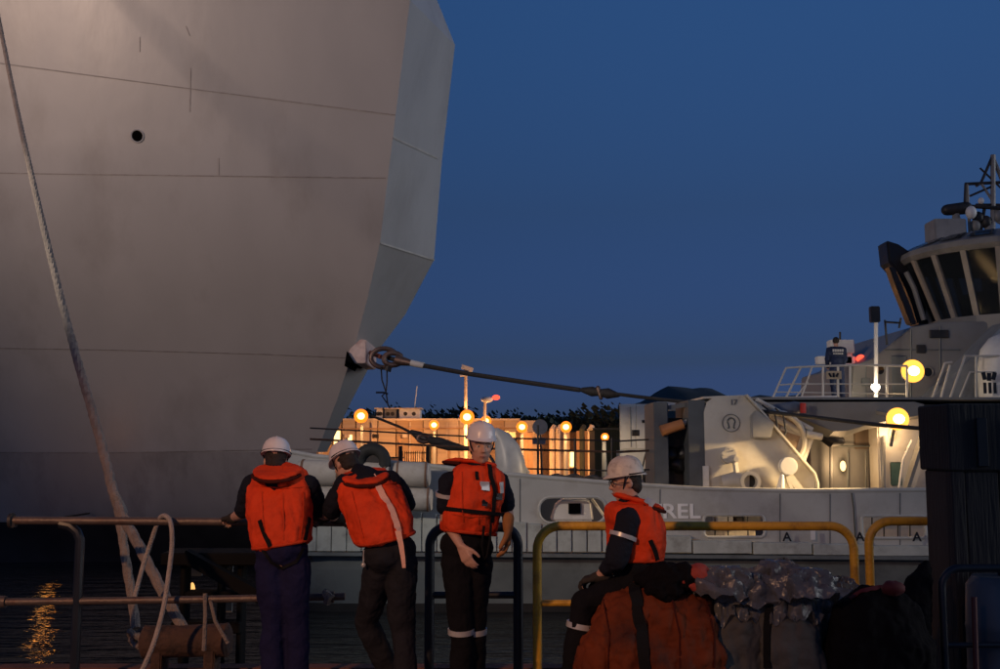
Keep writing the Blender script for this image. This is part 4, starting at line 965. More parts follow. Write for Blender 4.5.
    mb.build('undergrowth', M_tree, smooth=False, kind='stuff', label='dark mass of scrub behind the far buildings')
far()

# ================================================================== NEAR QUAY
def left_rail():
    Y = 7.75
    t = thing('pipe_railing', G(170, Y), 'weathered two-bar pipe railing that the two leaning men hold', 'railing')
    mb = MB(); mb.tube([P(10, 520.5, Y), P(120, 521, Y), P(345, 522.5, Y)], .029, 12); mb.build('top_rail', M_rail, t)
    mb = MB(); mb.tube([P(0, 602, Y), P(170, 600, Y), P(345, 596.5, Y)], .026, 12); mb.build('lower_rail', M_rail, t)
    for x_ in (2, 330):
        yy = 601.7 if x_ < 10 else 597
        mb = MB(); mb.tube([P(x_ - 4, yy, Y), P(x_ + 4, yy, Y)], .042, 12); mb.build('clamp', M_rail, t)
    mb = MB(); mb.chain([P(326, 594, Y - .02), P(330, 597, Y - .02), P(328, 601, Y - .02)], [.03, .045, .03], 8); mb.displace(.01, 20, 3); mb.build('rope_knot', M_rope, t)
    mb = MB(); mb.tube([P(10, 520.5, Y), P(13, 520.5, Y)], .055, 14); mb.build('end_flange', M_dark, t)
    mb = MB(); mb.tube([P(13, 520, Y), P(13, 527, Y)], .03, 8); mb.build('end_clamp', M_dark, t)
    b = P(80, 540, Y); mb = MB(); mb.tube([P(60, 524, Y), P(70, 526, Y), P(77, 532, Y), b, V((b.x, Y, .6)), V((b.x, Y, 0))], .034, 10); mb.build('post', M_railblack, t)
    b = P(-60, 540, Y); mb = MB(); mb.tube([P(-60, 520, Y), V((b.x, Y, 0))], .034, 10); mb.build('post', M_railblack, t)
    b = P(296, 523, Y); mb = MB(); mb.tube([b, V((b.x, Y, 0))], .03, 10); mb.build('post', M_railblack, t)
    b = P(206, 600, Y)
    for q in ((206, 0),):
        mb = MB(); mb.tube([V((b.x, Y - .03, b.z + .05)), V((b.x + .01, Y - .04, b.z - .1)), V((b.x, Y - .02, .25))], .016, 7); mb.build('hanging_line', M_rope, t)
    mb = MB(); mb.tube([V((b.x + .04, Y - .03, b.z)), V((b.x + .08, Y - .04, b.z - .14)), V((b.x + .17, Y - .02, .3))], .014, 7); mb.build('hanging_line', M_rope, t)
left_rail()
def hoop(px0, px1, ytop, Y, rad, m, label, ymid=603, r=.034, name='safety_barrier', both=True, cat='barrier', group='tubular hoop barriers at the quay edge'):
    t = thing(name, G((px0+px1)/2, Y), label, cat, group)
    zt = P(0, ytop, Y).z; x0 = P(px0, 500, Y).x; x1 = P(px1, 500, Y).x
    x0 = G(px0, Y, zt).x; x1 = G(px1, Y, zt).x
    pts = [V((x0, Y, 0)), V((x0, Y, .5)), V((x0, Y, zt - rad))]
    pts += [V((x0 + rad - rad*math.cos(a), Y, zt - rad + rad*math.sin(a))) for a in [R(11.25*k) for k in range(1, 9)]]
    if both:
        pts += [V((x1 - rad + rad*math.sin(a), Y, zt - rad + rad*math.cos(a))) for a in [R(11.25*k) for k in range(0, 9)]]
        pts += [V((x1, Y, .5)), V((x1, Y, 0))]
    else: pts += [V((x1, Y, zt))]
    mb = MB(); mb.tube(pts, r, 12); mb.build('frame', m, t)
    zm = P(0, ymid, Y).z
    mb = MB(); mb.tube([V((x0, Y, zm)), V((x1, Y, zm))], r*.72, 10); mb.build('middle_bar', m, t)
    for x_ in ((x0, x1) if both else (x0,)):
        mb = MB(); mb.tube([V((x_, Y, 0)), V((x_, Y, .012))], .085, 16); mb.build('foot_plate', m, t)
    return t
hoop(430, 518, 527, 7.95, .13, M_railblack, 'dark hoop barrier behind the standing man', 595, .036)
hoop(537, 853, 526, 7.9, .17, M_yellow, 'long yellow hoop barrier behind the seated man', 603, .033)
hoop(868, 990, 521, 8.0, .17, M_yellow, 'yellow hoop barrier running behind the dark brown pillar', 603, .033)

def mooring():
    t = thing('mooring_bollard', G(185, 8.05), 'rusty horizontal barrel bollard at the quay edge', 'bollard')
    a = P(143, 642, 8.05); b = P(230, 640, 8.05); d = b - a
    mb = MB(); mb.tube([a, a + d*.03, a + d*.06, a + d*.5, a + d*.94, a + d*.97, b], [.10, .125, .12, .115, .12, .125, .10], 26); mb.displace(.004, 25, 2); mb.build('barrel', M_rust, t)
    for f in (.2, .8):
        p = a + d*f; mb = MB(); mb.box(V((p.x, p.y, p.z/2 - .02)), (.08, .2, p.z - .02)); mb.bevel(.01); mb.build('saddle', M_rust, t, smooth=False)
    def rope(pts, r, label, m=M_rope, grp='mooring ropes'):
        mb = MB(); P3 = []
        for i in range(len(pts) - 1):
            p0 = pts[max(0, i-1)]; p1 = pts[i]; p2 = pts[i+1]; p3 = pts[min(len(pts)-1, i+2)]
            for k in range(8):
                s = k/8; P3.append(.5*((2*p1) + (p2 - p0)*s + (2*p0 - 5*p1 + 4*p2 - p3)*s*s + (3*p1 - p0 - 3*p2 + p3)*s**3))
        P3.append(pts[-1]); P3 = [p + V((noise.noise(p*3), noise.noise(p*3 + V((5, 5, 5))), noise.noise(p*3 + V((9, 0, 0)))))*r*.12 for p in P3]
        # three-strand lay: strands twisted round the centre line
        tot = 0; ring = None; q = []
        for a_, b_ in zip(P3, P3[1:]):
            L = (b_ - a_).length; n_ = max(1, int(L/(r*1.6)))
            n_ = min(n_, 40)
            for k in range(n_): q.append(a_ + (b_ - a_)*(k/n_))
        q.append(P3[-1]); s_acc = 0
        for st in range(3):
            pp = []; s_acc = 0; fx = None
            for i, p in enumerate(q):
                tt = (q[min(i+1, len(q)-1)] - q[max(i-1, 0)]).normalized()
                x = tt.cross(V((0, 1, 0))).normalized(); y = tt.cross(x)
                if i: s_acc += (p - q[i-1]).length
                an = s_acc/(r*5.5)*2*PI*.5 + st*2*PI/3
                pp.append(p + (x*math.cos(an) + y*math.sin(an))*r*.26)
            mb.tube(pp, r*.78, 7)
        return mb.build('mooring_rope', m, None, label=label, cat='rope', group=grp)
    main = [P(187, 636, 8.05), P(165, 596, 8.15), P(140, 548, 8.4), P(118, 505, 8.7), P(100, 440, 9.4), P(76, 355, 10.6), P(57, 283, 12.0), P(38, 203, 14.0), P(16, 105, 17.5), P(-3, 10, 21.0), P(-30, -120, 24.2)]
    rope(main, .042, 'thick grey mooring rope rising from the bollard past the big hull', grp='')
    rope([P(118, 506, 8.74), P(124, 548, 8.6), P(131, 592, 8.5), P(136, 628, 8.4)], .037, 'short grey rope tail hanging from the thick mooring rope', grp='')
    for k in range(1):
        c = P(118, 504, 8.72); mb = MB(); mb.chain([c + V((-.03, 0, .07)), c, c + V((.04, 0, -.07))], [.042, .048, .042], 10); mb.displace(.006, 30, 1); mb.build('rope_splice', M_rope, None, label='frayed splice where the two mooring ropes join', cat='splice')
    mb = MB(); c = P(137, 634, 8.4)
    for q in range(3):
        mb.tube([c + V((.06*math.cos(a + q), .05*math.sin(a), -.03*q + .03*math.sin(2*a))) for a in [2*PI*j/14 for j in range(14)]], .022, 6, closed=True)
    mb.build('rope_coil', M_rope, None, label='tangled rope coil at the foot of the short tail', cat='rope', kind='stuff')
    # pale thin heaving line hooked over the rail
    def thin(pix, Y, r, label):
        pts = [P(x, y, Y + d) for x, y, d in pix]; mb = MB(); q = []
        for i in range(len(pts)-1):
            p0 = pts[max(0, i-1)]; p1 = pts[i]; p2 = pts[i+1]; p3 = pts[min(len(pts)-1, i+2)]
            for k in range(8): s = k/8; q.append(.5*((2*p1) + (p2 - p0)*s + (2*p0 - 5*p1 + 4*p2 - p3)*s*s + (3*p1 - p0 - 3*p2 + p3)*s**3))
        q.append(pts[-1]); mb.tube(q, r, 8); return mb.build('heaving_line', M_rope2, None, label=label, cat='rope')
    thin([(135, 596, .12), (143, 566, .12), (150, 545, .10), (155, 530, .06), (160, 518, .02), (166, 516, -.05), (171, 524, -.09), (172, 545, -.1), (168, 580, -.1), (163, 610, -.12), (153, 645, -.14), (140, 675, -.16), (132, 697, -.17)], 7.72, .017, 'pale thin rope hooked over the left railing')
mooring()

M_frameblack = mat('tarred_steel', (.008, .008, .008), .8, 0, .3, 3, spec=.1)
def landing_frame():
    t = thing('landing_stage_frame', G(240, 10, -1.8), 'dark steel landing frame with a diagonal brace below the left railing', 'landing stage')
    def bx(x0, y0, x1, y1, Y, d=.2): mb = MB(); a = P(x0, y1, Y); b = P(x1, y0, Y); mb.span((a.x, Y, a.z), (b.x, Y + d, b.z)); mb.bevel(.012, 1); return mb
    for (x0, x1) in ((176, 186), (214, 222), (234, 243)):
        bx(x0, 556, x1, 700, 10.0).build('pile', M_frameblack, t, smooth=False)
    bx(160, 553, 285, 566, 9.9, .5).build('upper_beam', M_frameblack, t, smooth=False)
    bx(170, 622, 240, 634, 9.95).build('lower_beam', M_frameblack, t, smooth=False)
    bx(184, 592, 240, 598, 9.97).build('cross_beam', M_frameblack, t, smooth=False)
    mb = MB(); mb.bar(P(185, 555, 9.8), P(262, 597, 9.8), .14, .11); mb.build('diagonal_brace', M_frameblack, t, smooth=False)
    for (x0, y0, x1, y1) in ((190, 566, 202, 576), (223, 556, 233, 572), (223, 575, 233, 583), (222, 600, 232, 612)):
        mb = MB(); a = P(x0, y1, 10.4); b = P(x1, y0, 10.4); mb.span((a.x, 10.4, a.z), (b.x, 10.43, b.z)); mb.build('gap_light_patch', mat('dull_gap_light', (.16, .16, .15), .7), t, smooth=False)  # pale patches standing in for water and light seen between the beams
    c = P(192, 592, 10.3); mb = MB(); mb.ell(c, (.03, .03, .09)); mb.build('amber_marker', emat('amber_marker_glow', (1, .5, .15), .22), t, label='small amber marker light')
landing_frame()

def pillar():
    t = thing('fender_pillar', G(985, 7.5), 'tall dark brown panelled fender block at the quay edge', 'fender block')
    YF = 7.2; xs = 445/1060*YF; YB = xs*1060/417; H = P(0, 403.5, YF).z; zb = P(0, 471, YF).z
    mb = MB(); mb.span((xs + .04, YF + .04, -.2), (xs + 2.6, YB - .01, H - .02)); mb.build('core', M_pillar2, t, smooth=False)
    mb = MB(); mb.span((xs, YF - .03, zb), (xs + 2.62, YB + .01, H)); mb.bevel(.012, 1); mb.build('top_beam', M_pillar2, t, smooth=False)
    mb = MB(); mb.span((xs + .02, YF + .10, .0), (xs + .04, YB - .03, zb - .005)); mb.bevel(.006, 1); mb.build('fender_panel', M_pillar, t, smooth=False)
    x = xs + .105; k = 0
    while x < xs + 2.5:
        wd = .235; mb = MB(); mb.span((x, YF - (.0 if k % 3 else .012), .0), (x + wd - .012, YF + .04, zb - .006)); mb.bevel(.008, 1); mb.build('fender_panel', M_pillar if k % 3 else M_pillar2, t, smooth=False); x += wd; k += 1
    mb = MB(); mb.span((xs + .01, YF - .02, .0), (xs + .10, YF + .09, zb - .004)); mb.bevel(.008, 1); mb.build('corner_post', M_pillar2, t, smooth=False)
    for q in (.18, .42):
        mb = MB(); mb.span((xs + q, YF - .06, zb + .03), (xs + q + .07, YF - .03, H - .1)); mb.bevel(.005, 1); mb.build('bracket', M_black, t)
    t2 = hoop(941, 1030, 568, 6.75, .12, M_railblack, 'low dark barrier standing in front of the brown fender block', 645, .024)
    t = thing('bulk_drum', G(997, 6.98), 'pale grey plastic drum behind the low dark barrier', 'drum')
    c = G(1003, 6.98); mb = MB(); rr = [(.0, .17), (.02, .19), (.25, .2), (.27, .205), (.29, .2), (.52, .2), (.54, .205), (.56, .2), (.80, .19), (.86, .15)]
    mb.rings([[c + V((r_*math.cos(a), r_*math.sin(a), z)) for a in [2*PI*k/28 for k in range(28)]] for z, r_ in rr]); mb.build('shell', mat('grey_blue_plastic', (.10, .11, .125), .5), t)
    mb = MB(); mb.tube([c + V((.05, 0, .86)), c + V((.05, 0, .90))], .04, 12); mb.build('cap', M_black, t)
    mb = MB(); mb.tube([P(974, 597, 6.7), V((P(974, 640, 6.7).x, 6.7, 0))], .018, 8); mb.build('red_pole', mat('dull_red_pole', (.12, .03, .025), .6), None, label='short dull red pole against the low barrier', cat='pole')
pillar()

# ================================================================== PEOPLE
def frame(f, u):
    f = V(f).normalized(); u = V(u); u = (u - f*u.dot(f)).normalized(); r = f.cross(u)   # r = the person's right
    return f, u, r
def M3(r, f, u): return Matrix((r, f, u)).transposed()
def add_head(mb, c, f, u, r):
    q = M3(r, f, u)
    def L(x, y, z): return c + (r*x + f*y + u*z)*.95
    mb.ell(L(0, -.012, .035), (.074, .094, .095), q)
    mb.ell(L(0, .022, -.035), (.062, .072, .082), q)
    mb.chain([L(-.028, .03, -.085), L(0, .062, -.098), L(.028, .03, -.085)], [.026, .024, .026], 10)
    mb.ell(L(-.036, .058, -.022), (.026, .026, .028), q); mb.ell(L(.036, .058, -.022), (.026, .026, .028), q)
    mb.chain([L(-.04, .078, .018), L(0, .086, .02), L(.04, .078, .018)], [.011, .013, .011], 8)
    mb.chain([L(0, .086, .012), L(0, .102, -.014), L(0, .110, -.030)], [.008, .011, .014], 8)
    mb.ell(L(-.012, .099, -.033), (.009, .012, .008), q); mb.ell(L(.012, .099, -.033), (.009, .012, .008), q)
    mb.chain([L(-.022, .082, -.060), L(0, .092, -.058), L(.022, .082, -.060)], [.006, .009, .006], 8)
    mb.chain([L(-.020, .082, -.070), L(0, .090, -.071), L(.020, .082, -.070)], [.006, .009, .006], 8)
    for s in (-1, 1): mb.ell(L(.074*s, -.008, -.008), (.010, .019, .031), q)
def hand_pts(wr, d, n, s, curl, k=1.0, spread=.10):
    # d: along the hand, n: palm normal (curl side), s: thumb side
    d = V(d).normalized(); n = V(n); n = (n - d*n.dot(d)).normalized(); s = V(s); s = (s - d*s.dot(d) - n*s.dot(n)).normalized()
    ch = []
    for i, (o, ln, rr) in enumerate(((.030, .074, .0088), (.010, .084, .0092), (-.010, .078, .0088), (-.029, .060, .0078))):
        kn = wr + d*(.088 - abs(o)*.15)*k + s*o*k
        ch.append(([wr + s*o*.55*k + d*.01, kn], [.017*k, .0145*k]))
        p = kn; pts = [kn]; a = 0; dd = (d + s*(o*spread*30*.1)).normalized()
        for j, fl in enumerate((.42, .32, .26)):
            a += curl*(.8 + .25*j + .08*i); v = dd*math.cos(a) + n*math.sin(a); p = p + v*ln*fl*k; pts.append(p)
        ch.append((pts, [rr*1.1*k, rr*1.02*k, rr*.95*k, rr*.82*k]))
    b = wr + d*.028*k + s*.028*k
    t1 = b + (d*.75 + s*.62 + n*.25).normalized()*.042*k; t2 = t1 + (d*.85 + s*.25 + n*(.3 + .4*curl)).normalized()*.032*k; t3 = t2 + (d*.9 + n*(.35 + .5*curl)).normalized()*.024*k
    ch.append(([b, t1, t2, t3], [.016*k, .0125*k, .011*k, .009*k]))
    return ch, d, n, s
def add_hand(mb, *a, **kw):
    ch, d, n, s = hand_pts(*a, **kw)
    for pts, rs in ch: mb.chain(pts, rs, 8)
def helmet(root, c, f, u, r, m):
    q = M3(r, f, u); c = c + u*.022
    def L(x, y, z): return c + (r*x + f*y + u*z)*.88
    N = 36; rows = []
    for (s, z, br) in ((1.02, .026, 0), (1.06, .024, 1), (1.065, .030, 1), (1.0, .040, 0), (.985, .066, 0), (.93, .096, 0), (.82, .122, 0), (.64, .144, 0), (.42, .158, 0), (.18, .165, 0)):
        ring = []
        for k in range(N):
            a = 2*PI*k/N; x = .112*s*math.cos(a); y = .136*s*math.sin(a) - .004
            if br and math.sin(a) > 0: y += .028*math.sin(a)**2; zz = z - .012*math.sin(a)**2
            elif br: y -= .012*math.sin(a)**2; zz = z - .010*math.sin(a)**2
            else: zz = z
            if not br and abs(math.cos(a)) < .16 and s < .99: zz += .006
            ring.append(L(x, y, zz))
        rows.append(ring)
    mb = MB(); mb.rings(rows); h = mb.build('helmet', m, root, angle=50)
    mb = MB(); pts = [L(.118*math.cos(a), .142*math.sin(a), .033) for a in [R(180 + 9*k) for k in range(21)]]
    mb.tube(pts, .005, 6); mb.build('helmet_band', M_strap, h)
    for s in (-1, 1):
        mb = MB(); mb.tube([L(.100*s, .02, .03), L(.085*s, .035, -.03), L(.045*s, .045, -.105)], .0045, 6); mb.build('chin_strap', M_strap, h)
    return h
def eyes(root, c, f, u, r):
    q = M3(r, f, u)
    for s in (-1, 1):
        e = c + r*(.032*s) + f*.076 + u*.000
        mb = MB(); mb.ell(e, (.012, .010, .0075), q, 12, 8); o = mb.build('eye', M_eye, root)
        mb = MB(); mb.ell(e + f*.0075, (.0055, .0035, .0055), q, 10, 6); mb.build('iris', M_iris, o)
        mb = MB(); mb.chain([c + r*(.015*s) + f*.090 + u*.020, c + r*(.034*s) + f*.088 + u*.024, c + r*(.052*s) + f*.074 + u*.018], [.003, .0042, .003], 6); mb.build('eyebrow', M_hair, root)
    mb = MB(); mb.chain([c - r*.022 + f*.088 - u*.0645, c + f*.0985 - u*.0645, c + r*.022 + f*.088 - u*.0645], [.003, .0052, .003], 6); mb.build('lips', M_lip, root)
def superring(c, r, f, a, b, e=2.6, N=36):
    out_ = []
    for k in range(N):
        t = 2*PI*k/N; cx, sy = math.cos(t), math.sin(t)
        out_.append(c + r*(a*math.copysign(abs(cx)**(2/e), cx)) + f*(b*math.copysign(abs(sy)**(2/e), sy)))
    return out_

def person(name_loc, label, J, head, tf, colors, sleeve=.75, gloves=(None, None), vestspec=None, seed=0, helm=M_helmet, band_arm=None, knee_band=None, collar=None, curls=(.5, .5), hands=None, trous_bands=True, loose=1.0, hair=True):
    """J: dict of joints (world). A = image-left side, B = image-right side."""
    root = thing('person', name_loc, label, 'person')
    hc, hf, hu = head; hf, hu, hr = frame(hf, hu)
    up = (J['neck'] - J['pel']).normalized(); tf, up, tr = frame(tf, up); q = M3(tr, tf, up)
    pel, neck = J['pel'], J['neck']
    mid = pel + (neck - pel)*.38 + J.get('bend', V((0, 0, 0)))*.5; chest = pel + (neck - pel)*.72 + J.get('bend', V((0, 0, 0)))
    # body
    mb = MB()
    mb.ell(pel, (.155, .11, .12), q); mb.ell(mid, (.14, .10, .16), q); mb.ell(chest - up*.02, (.165, .10, .145), q)
    mb.chain([chest + up*.08, neck, hc - hu*.05 - hf*.02], [.062, .054, .056], 14)
    add_head(mb, hc, hf, hu, hr)
    for s in 'AB':
        mb.chain([chest + up*.08, J['sh'+s]], [.05, .052], 12)
        mb.chain([J['sh'+s], (J['sh'+s]+J['el'+s])/2, J['el'+s]], [.056, .050, .041], 12)
        mb.chain([J['el'+s], J['el'+s].lerp(J['wr'+s], .35), J['wr'+s]], [.041, .041, .027], 12)
        mb.chain([J['hip'+s], J['hip'+s].lerp(J['kn'+s], .5), J['kn'+s]], [.088, .075, .056], 12)
        mb.chain([J['kn'+s], J['kn'+s].lerp(J['an'+s], .35), J['an'+s]], [.055, .055, .036], 12)
        mb.chain([J['an'+s], J['toe'+s]], [.036, .03], 10)
        d, n, sd, k = hands[s]
        add_hand(mb, J['wr'+s], d, n, sd, curls['AB'.index(s)], k=k)
    b = voxel(mb, .0065, 2); b.build('body', M_skin, root, angle=80)
    # hair under the helmet
    if hair:
        mb = MB(); mb.ell(hc - hf*.022 + hu*.022, (.076, .084, .088), M3(hr, hf, hu)); mb.ell(hc - hf*.05 - hu*.035, (.066, .052, .05), M3(hr, hf, hu)); mb = voxel(mb, .008, 1, (.004, 30, seed)); mb.build('hair', M_hair, root)
    helmet(root, hc, hf, hu, hr, helm)
    # shirt
    mb = MB(); mb.ell(chest - up*.02, (.185, .125, .17), q); mb.ell(mid, (.175, .13, .19), q); mb.ell(neck - up*.06, (.088, .078, .065), q); mb.ell(neck - up*.01, (.068, .066, .04), q)
    mb.chain([chest + up*.08, neck + (hc - neck)*.12], [.095, .068], 14)
    for s in 'AB':
        e = J['sh'+s].lerp(J['el'+s], min(1, sleeve))
        mb.chain([chest + up*.08, J['sh'+s] - up*.005], [.066, .072], 12)
        mb.chain([J['sh'+s] - up*.012, J['sh'+s].lerp(e, .5), e], [.072, .074, .070*loose], 14)
        if sleeve > 1: mb.chain([J['el'+s], J['el'+s].lerp(J['wr'+s], sleeve - 1)], [.068, .05], 14)
    mb = voxel(mb, .010, 2, (.010, 9, seed)); sb = bvh_of(mb); shirt = mb.build('shirt', colors[0], root, angle=80)
    # trousers
    mb = MB(); mb.ell(pel + up*.02, (.185, .14, .13), q)
    for s in 'AB':
        kk, an = J['kn'+s], J['an'+s]
        mb.chain([J['hip'+s], J['hip'+s].lerp(kk, .5), kk], [.108, .098, .080], 16)
        mb.chain([kk, kk.lerp(an, .4), an + (kk - an)*.03], [.080, .080, .074], 16)
    mb = voxel(mb, .010, 2, (.014, 6.5, seed + 3, (1, 1, .8))); tb = bvh_of(mb); trs = mb.build('trousers', colors[1], root, angle=80)
    # boots
    for s in 'AB':
        an, toe = J['an'+s], J['toe'+s]; mb = MB()
        mb.chain([an + V((0, 0, .06)), an - V((0, 0, .02))], [.055, .055], 12); mb.chain([an - V((0, 0, .035)), an.lerp(toe, .5) - V((0, 0, .02)), toe - V((0, 0, .012))], [.048, .046, .040], 12)
        mb = voxel(mb, .009, 2); mb.build('boot', M_boots, root)
    # gloves
    for s, g in zip('AB', gloves):
        if g is None: continue
        d, n, sd, k = hands[s]; mb = MB(); ch, dd, nn, ss = hand_pts(J['wr'+s], d, n, sd, curls['AB'.index(s)], k*1.05)
        for pts, rs in ch: mb.chain(pts, [x*1.22 for x in rs], 8)
        mb.chain([J['wr'+s] - dd*.05, J['wr'+s] + dd*.02], [.042, .034], 12)
        mb = voxel(mb, .0055, 1); mb.build('glove', g, root)
    # life vest
    vs = vestspec or {}
    wa = vs.get('a', 1.0); wb = vs.get('b', 1.0); H = (neck - pel).length
    prof = [(.06, .185, .150), (.10, .212, .178), (.28, .222, .188), (.48, .226, .190), (.66, .228, .182), (.82, .224, .172), (.93, .208, .158), (.99, .170, .130), (1.02, .12, .09)]
    hem = vs.get('hem', 0)
    def ringat(t, off=0):
        tt = [p[0] for p in prof]; 
        a = lerp_tab([(p[0], p[1]) for p in prof], t)*wa + off; bb = lerp_tab([(p[0], p[2]) for p in prof], t)*wb + off
        z = t + hem*(1-t)
        c = pel + (neck - pel)*z + J.get('bend', V((0, 0, 0)))*math.sin(PI*min(1, max(0, z)))
        return superring(c, tr, tf, a, bb, 2.5)
    mb = MB(); mb.rings([ringat(p[0]) for p in prof])
    mb = voxel(mb, .010, 3, (.018, 5.5, seed + 11, (1.3, 1.3, .8))); mb.ridges(.007, 9, seed, (1, 1, .45))
    vb = bvh_of(mb); vest = mb.build('life_vest', M_orange, root, angle=80)
    for t in vs.get('belts', ()):
        mb = MB(); mb.rings([ringat(t - .028, .004), ringat(t - .028, .017), ringat(t + .028, .017), ringat(t + .028, .004), ringat(t - .028, .004)], cap=False); mb.build('belt', M_strap, vest)
    mb = MB(); mb.tube(ringat(.085, .004), .012, 8, closed=True); mb.build('hem_piping', M_orange2, vest)
    if vs.get('arm_piping', False):
        for s in 'AB':
            ax = (J['el'+s] - J['sh'+s]).normalized(); c = J['sh'+s] + (chest - J['sh'+s])*.10 - up*.03
            x = tf; y = ax.cross(x).normalized()
            mb = MB(); mb.tube([c + (tf*math.cos(a)*.105 + up*math.sin(a)*.125) for a in [2*PI*k/26 for k in range(26)]], .014, 7, closed=True); mb.build('armhole_edge', M_lining, vest)
    if collar:
        cc, cf, cu, rad = collar; cf, cu, cr = frame(cf, cu)
        mb = MB()
        outer = [(rad[0]*math.cos(a), rad[1]*math.sin(a)*(1 if math.sin(a) < 0 else .75)) for a in [2*PI*k/30 for k in range(30)]]
        mb.rings([[cc + cr*(x*s) + cf*(y*s) + cu*(z - .5*(x*x + y*y)) for x, y in outer] for s, z in ((.86, -rad[2]), (1, -rad[2]*.4), (1, rad[2]*.4), (.86, rad[2]))])
        mb = voxel(mb, .010, 2, (.008, 10, seed + 5)); cb = bvh_of(mb); mb.build('collar', M_orange, vest, angle=80)
        mb = MB(); mb.tube([cc + cr*(x*1.0) + cf*(y*1.0) + cu*(-.035) for x, y in outer[16:30]], .012, 7); mb.build('collar_shadow', M_lining, vest)  # dark tube painting in the shadow beneath the collar
    else: cb = vb
    if band_arm:
        for s, t in band_arm:
            c = J['sh'+s].lerp(J['el'+s], t); ax = (J['el'+s] - J['sh'+s]).normalized(); x = ax.orthogonal().normalized(); y = ax.cross(x)
            rr = []
            for dz, rad_ in ((-.013, .070), (-.013, .078), (.013, .078), (.013, .070), (-.013, .070)): rr.append([c + ax*dz + (x*math.cos(a) + y*math.sin(a))*rad_*loose for a in [2*PI*k/24 for k in range(24)]])
            mb = MB(); mb.rings(rr, cap=False); mb.displace(.003, 20, 1); mb.build('reflective_band', M_refl, shirt)
    if knee_band:
        for s, t in knee_band:
            c = J['kn'+s].lerp(J['an'+s], t); ax = (J['an'+s] - J['kn'+s]).normalized(); x = ax.orthogonal().normalized(); y = ax.cross(x)
            mb = MB(); mb.rings([[c + ax*dz + (x*math.cos(a) + y*math.sin(a))*rad_ for a in [2*PI*k/24 for k in range(24)]] for dz, rad_ in ((-.017, .074), (-.017, .088), (.017, .088), (.017, .074), (-.017, .074))], cap=False); mb.build('reflective_band', M_refl, trs)
    return dict(root=root, vest=vest, vb=vb, sb=sb, tb=tb, cb=cb, shirt=shirt, trs=trs, hc=hc, hf=hf, hu=hu, hr=hr)

X = lambda px, py, Y: P(px, py, Y)
# --- man in blue trousers, back to us, both hands on the rail
Y1 = 7.2
J1 = dict(pel=X(283, 553, Y1), neck=X(278, 470, Y1 + .16), bend=V((0, -.03, 0)),
          shA=X(252, 484, Y1 + .10), shB=X(308, 484, Y1 + .10), elA=X(243, 513, Y1 + .22), elB=X(321, 513, Y1 + .28),
          wrA=X(232, 518, Y1 + .44), wrB=X(341, 519, Y1 + .45), hipA=X(271, 565, Y1), hipB=X(295, 565, Y1), knA=X(274, 628, Y1 + .02), knB=X(296, 628, Y1 + .03),
          anA=G(272, Y1 - .02, .09), anB=G(299, Y1 + .02, .09), toeA=G(268, Y1 + .16, .04), toeB=G(303, Y1 + .2, .04))
p1 = person(G(282, Y1), 'man in blue trousers and orange life vest with his back turned, holding the left railing', J1, (X(275.5, 461, Y1 + .20), (-.15, .95, -.28), (0, .28, 1)), (0.02, 1, 0),
            (M_navy, M_trblue), sleeve=.82, gloves=(M_glovedark, M_glovedark), vestspec=dict(a=.93, b=.86, hem=.03), seed=2,
            collar=(X(277.5, 468, Y1 + .06), (0, 1, .28), (0, -.28, 1), (.165, .20, .016)), curls=(.75, .75),
            hands=dict(A=((-.5, .7, -.1), (0, 0, -1), (1, .3, 0), 1.0), B=((.5, .6, -.1), (0, 0, -1), (-1, .3, 0), 1.0)))
for pix in ([(260, 520), (264, 532), (270, 546)], [(309, 518), (306, 532), (303, 546)]):
    m_ = ribbon(p1['vb'], pix, .028, .006); m_.build('webbing', M_strap, p1['vest'])
ribbon(p1['vb'], [(283, 488), (283.5, 540)], .008, .002).build('seam', M_orange2, p1['vest'])
for pix in ([(262, 548), (272, 562), (283, 568), (296, 562), (303, 548)],):
    ribbon(p1['tb'], pix, .02, .006).build('crotch_strap', M_strap, p1['trs'])

for pix in ([(262, 492), (263, 515), (266, 540)], [(303, 492), (303, 515), (300, 540)], [(257, 486), (283, 489), (312, 486)]):
    ribbon(p1['vb'], pix, .007, .002).build('seam', M_orange2, p1['vest'])
# --- bent man in grey-black trousers
Y2 = 7.15
J2 = dict(pel=X(390, 556, Y2), neck=X(361, 474, Y2 + .22), bend=V((.015, -.05, .03)),
          shA=X(343, 484, Y2 + .12), shB=X(392, 480, Y2 + .16), elA=X(331, 512, Y2 + .20), elB=X(407, 505, Y2 + .25),
          wrA=X(322, 517, Y2 + .42), wrB=X(402, 519, Y2 + .46), hipA=X(380, 566, Y2 + .03), hipB=X(402, 565, Y2), knA=X(367, 622, Y2 + .2), knB=X(402, 630, Y2 + .05),
          anA=G(392, Y2 + .32, .10), anB=G(408, Y2 - .05, .09), toeA=G(376, Y2 + .46, .04), toeB=G(398, Y2 + .12, .04))
p2 = person(G(395, Y2), 'man in dark trousers bending over the rail with a pale strap down his vest', J2, (X(346, 464, Y2 + .28), (-.55, .6, -.45), (-.22, .25, 1)), (-.45, .9, 0),
            (M_navy, M_trgrey), sleeve=.92, gloves=(M_glovedark, None), vestspec=dict(a=.93, b=1.02, hem=.12), seed=5,
            collar=(X(365, 473, Y2 + .13), (-.4, .85, .22), (-.1, -.2, 1), (.165, .19, .016)), curls=(.8, .7),
            hands=dict(A=((-.6, .6, -.1), (0, 0, -1), (1, .3, 0), 1.0), B=((-.2, .8, -.1), (0, 0, -1), (-1, .3, 0), .9)))
m_ = ribbon(p2['vb'], [(371, 474), (378, 487), (385, 500), (391, 510), (396, 524), (398, 532)], .042, .010); m_.build('pale_strap', M_palestrap, p2['vest'], label='pale pink strap hanging down the back')
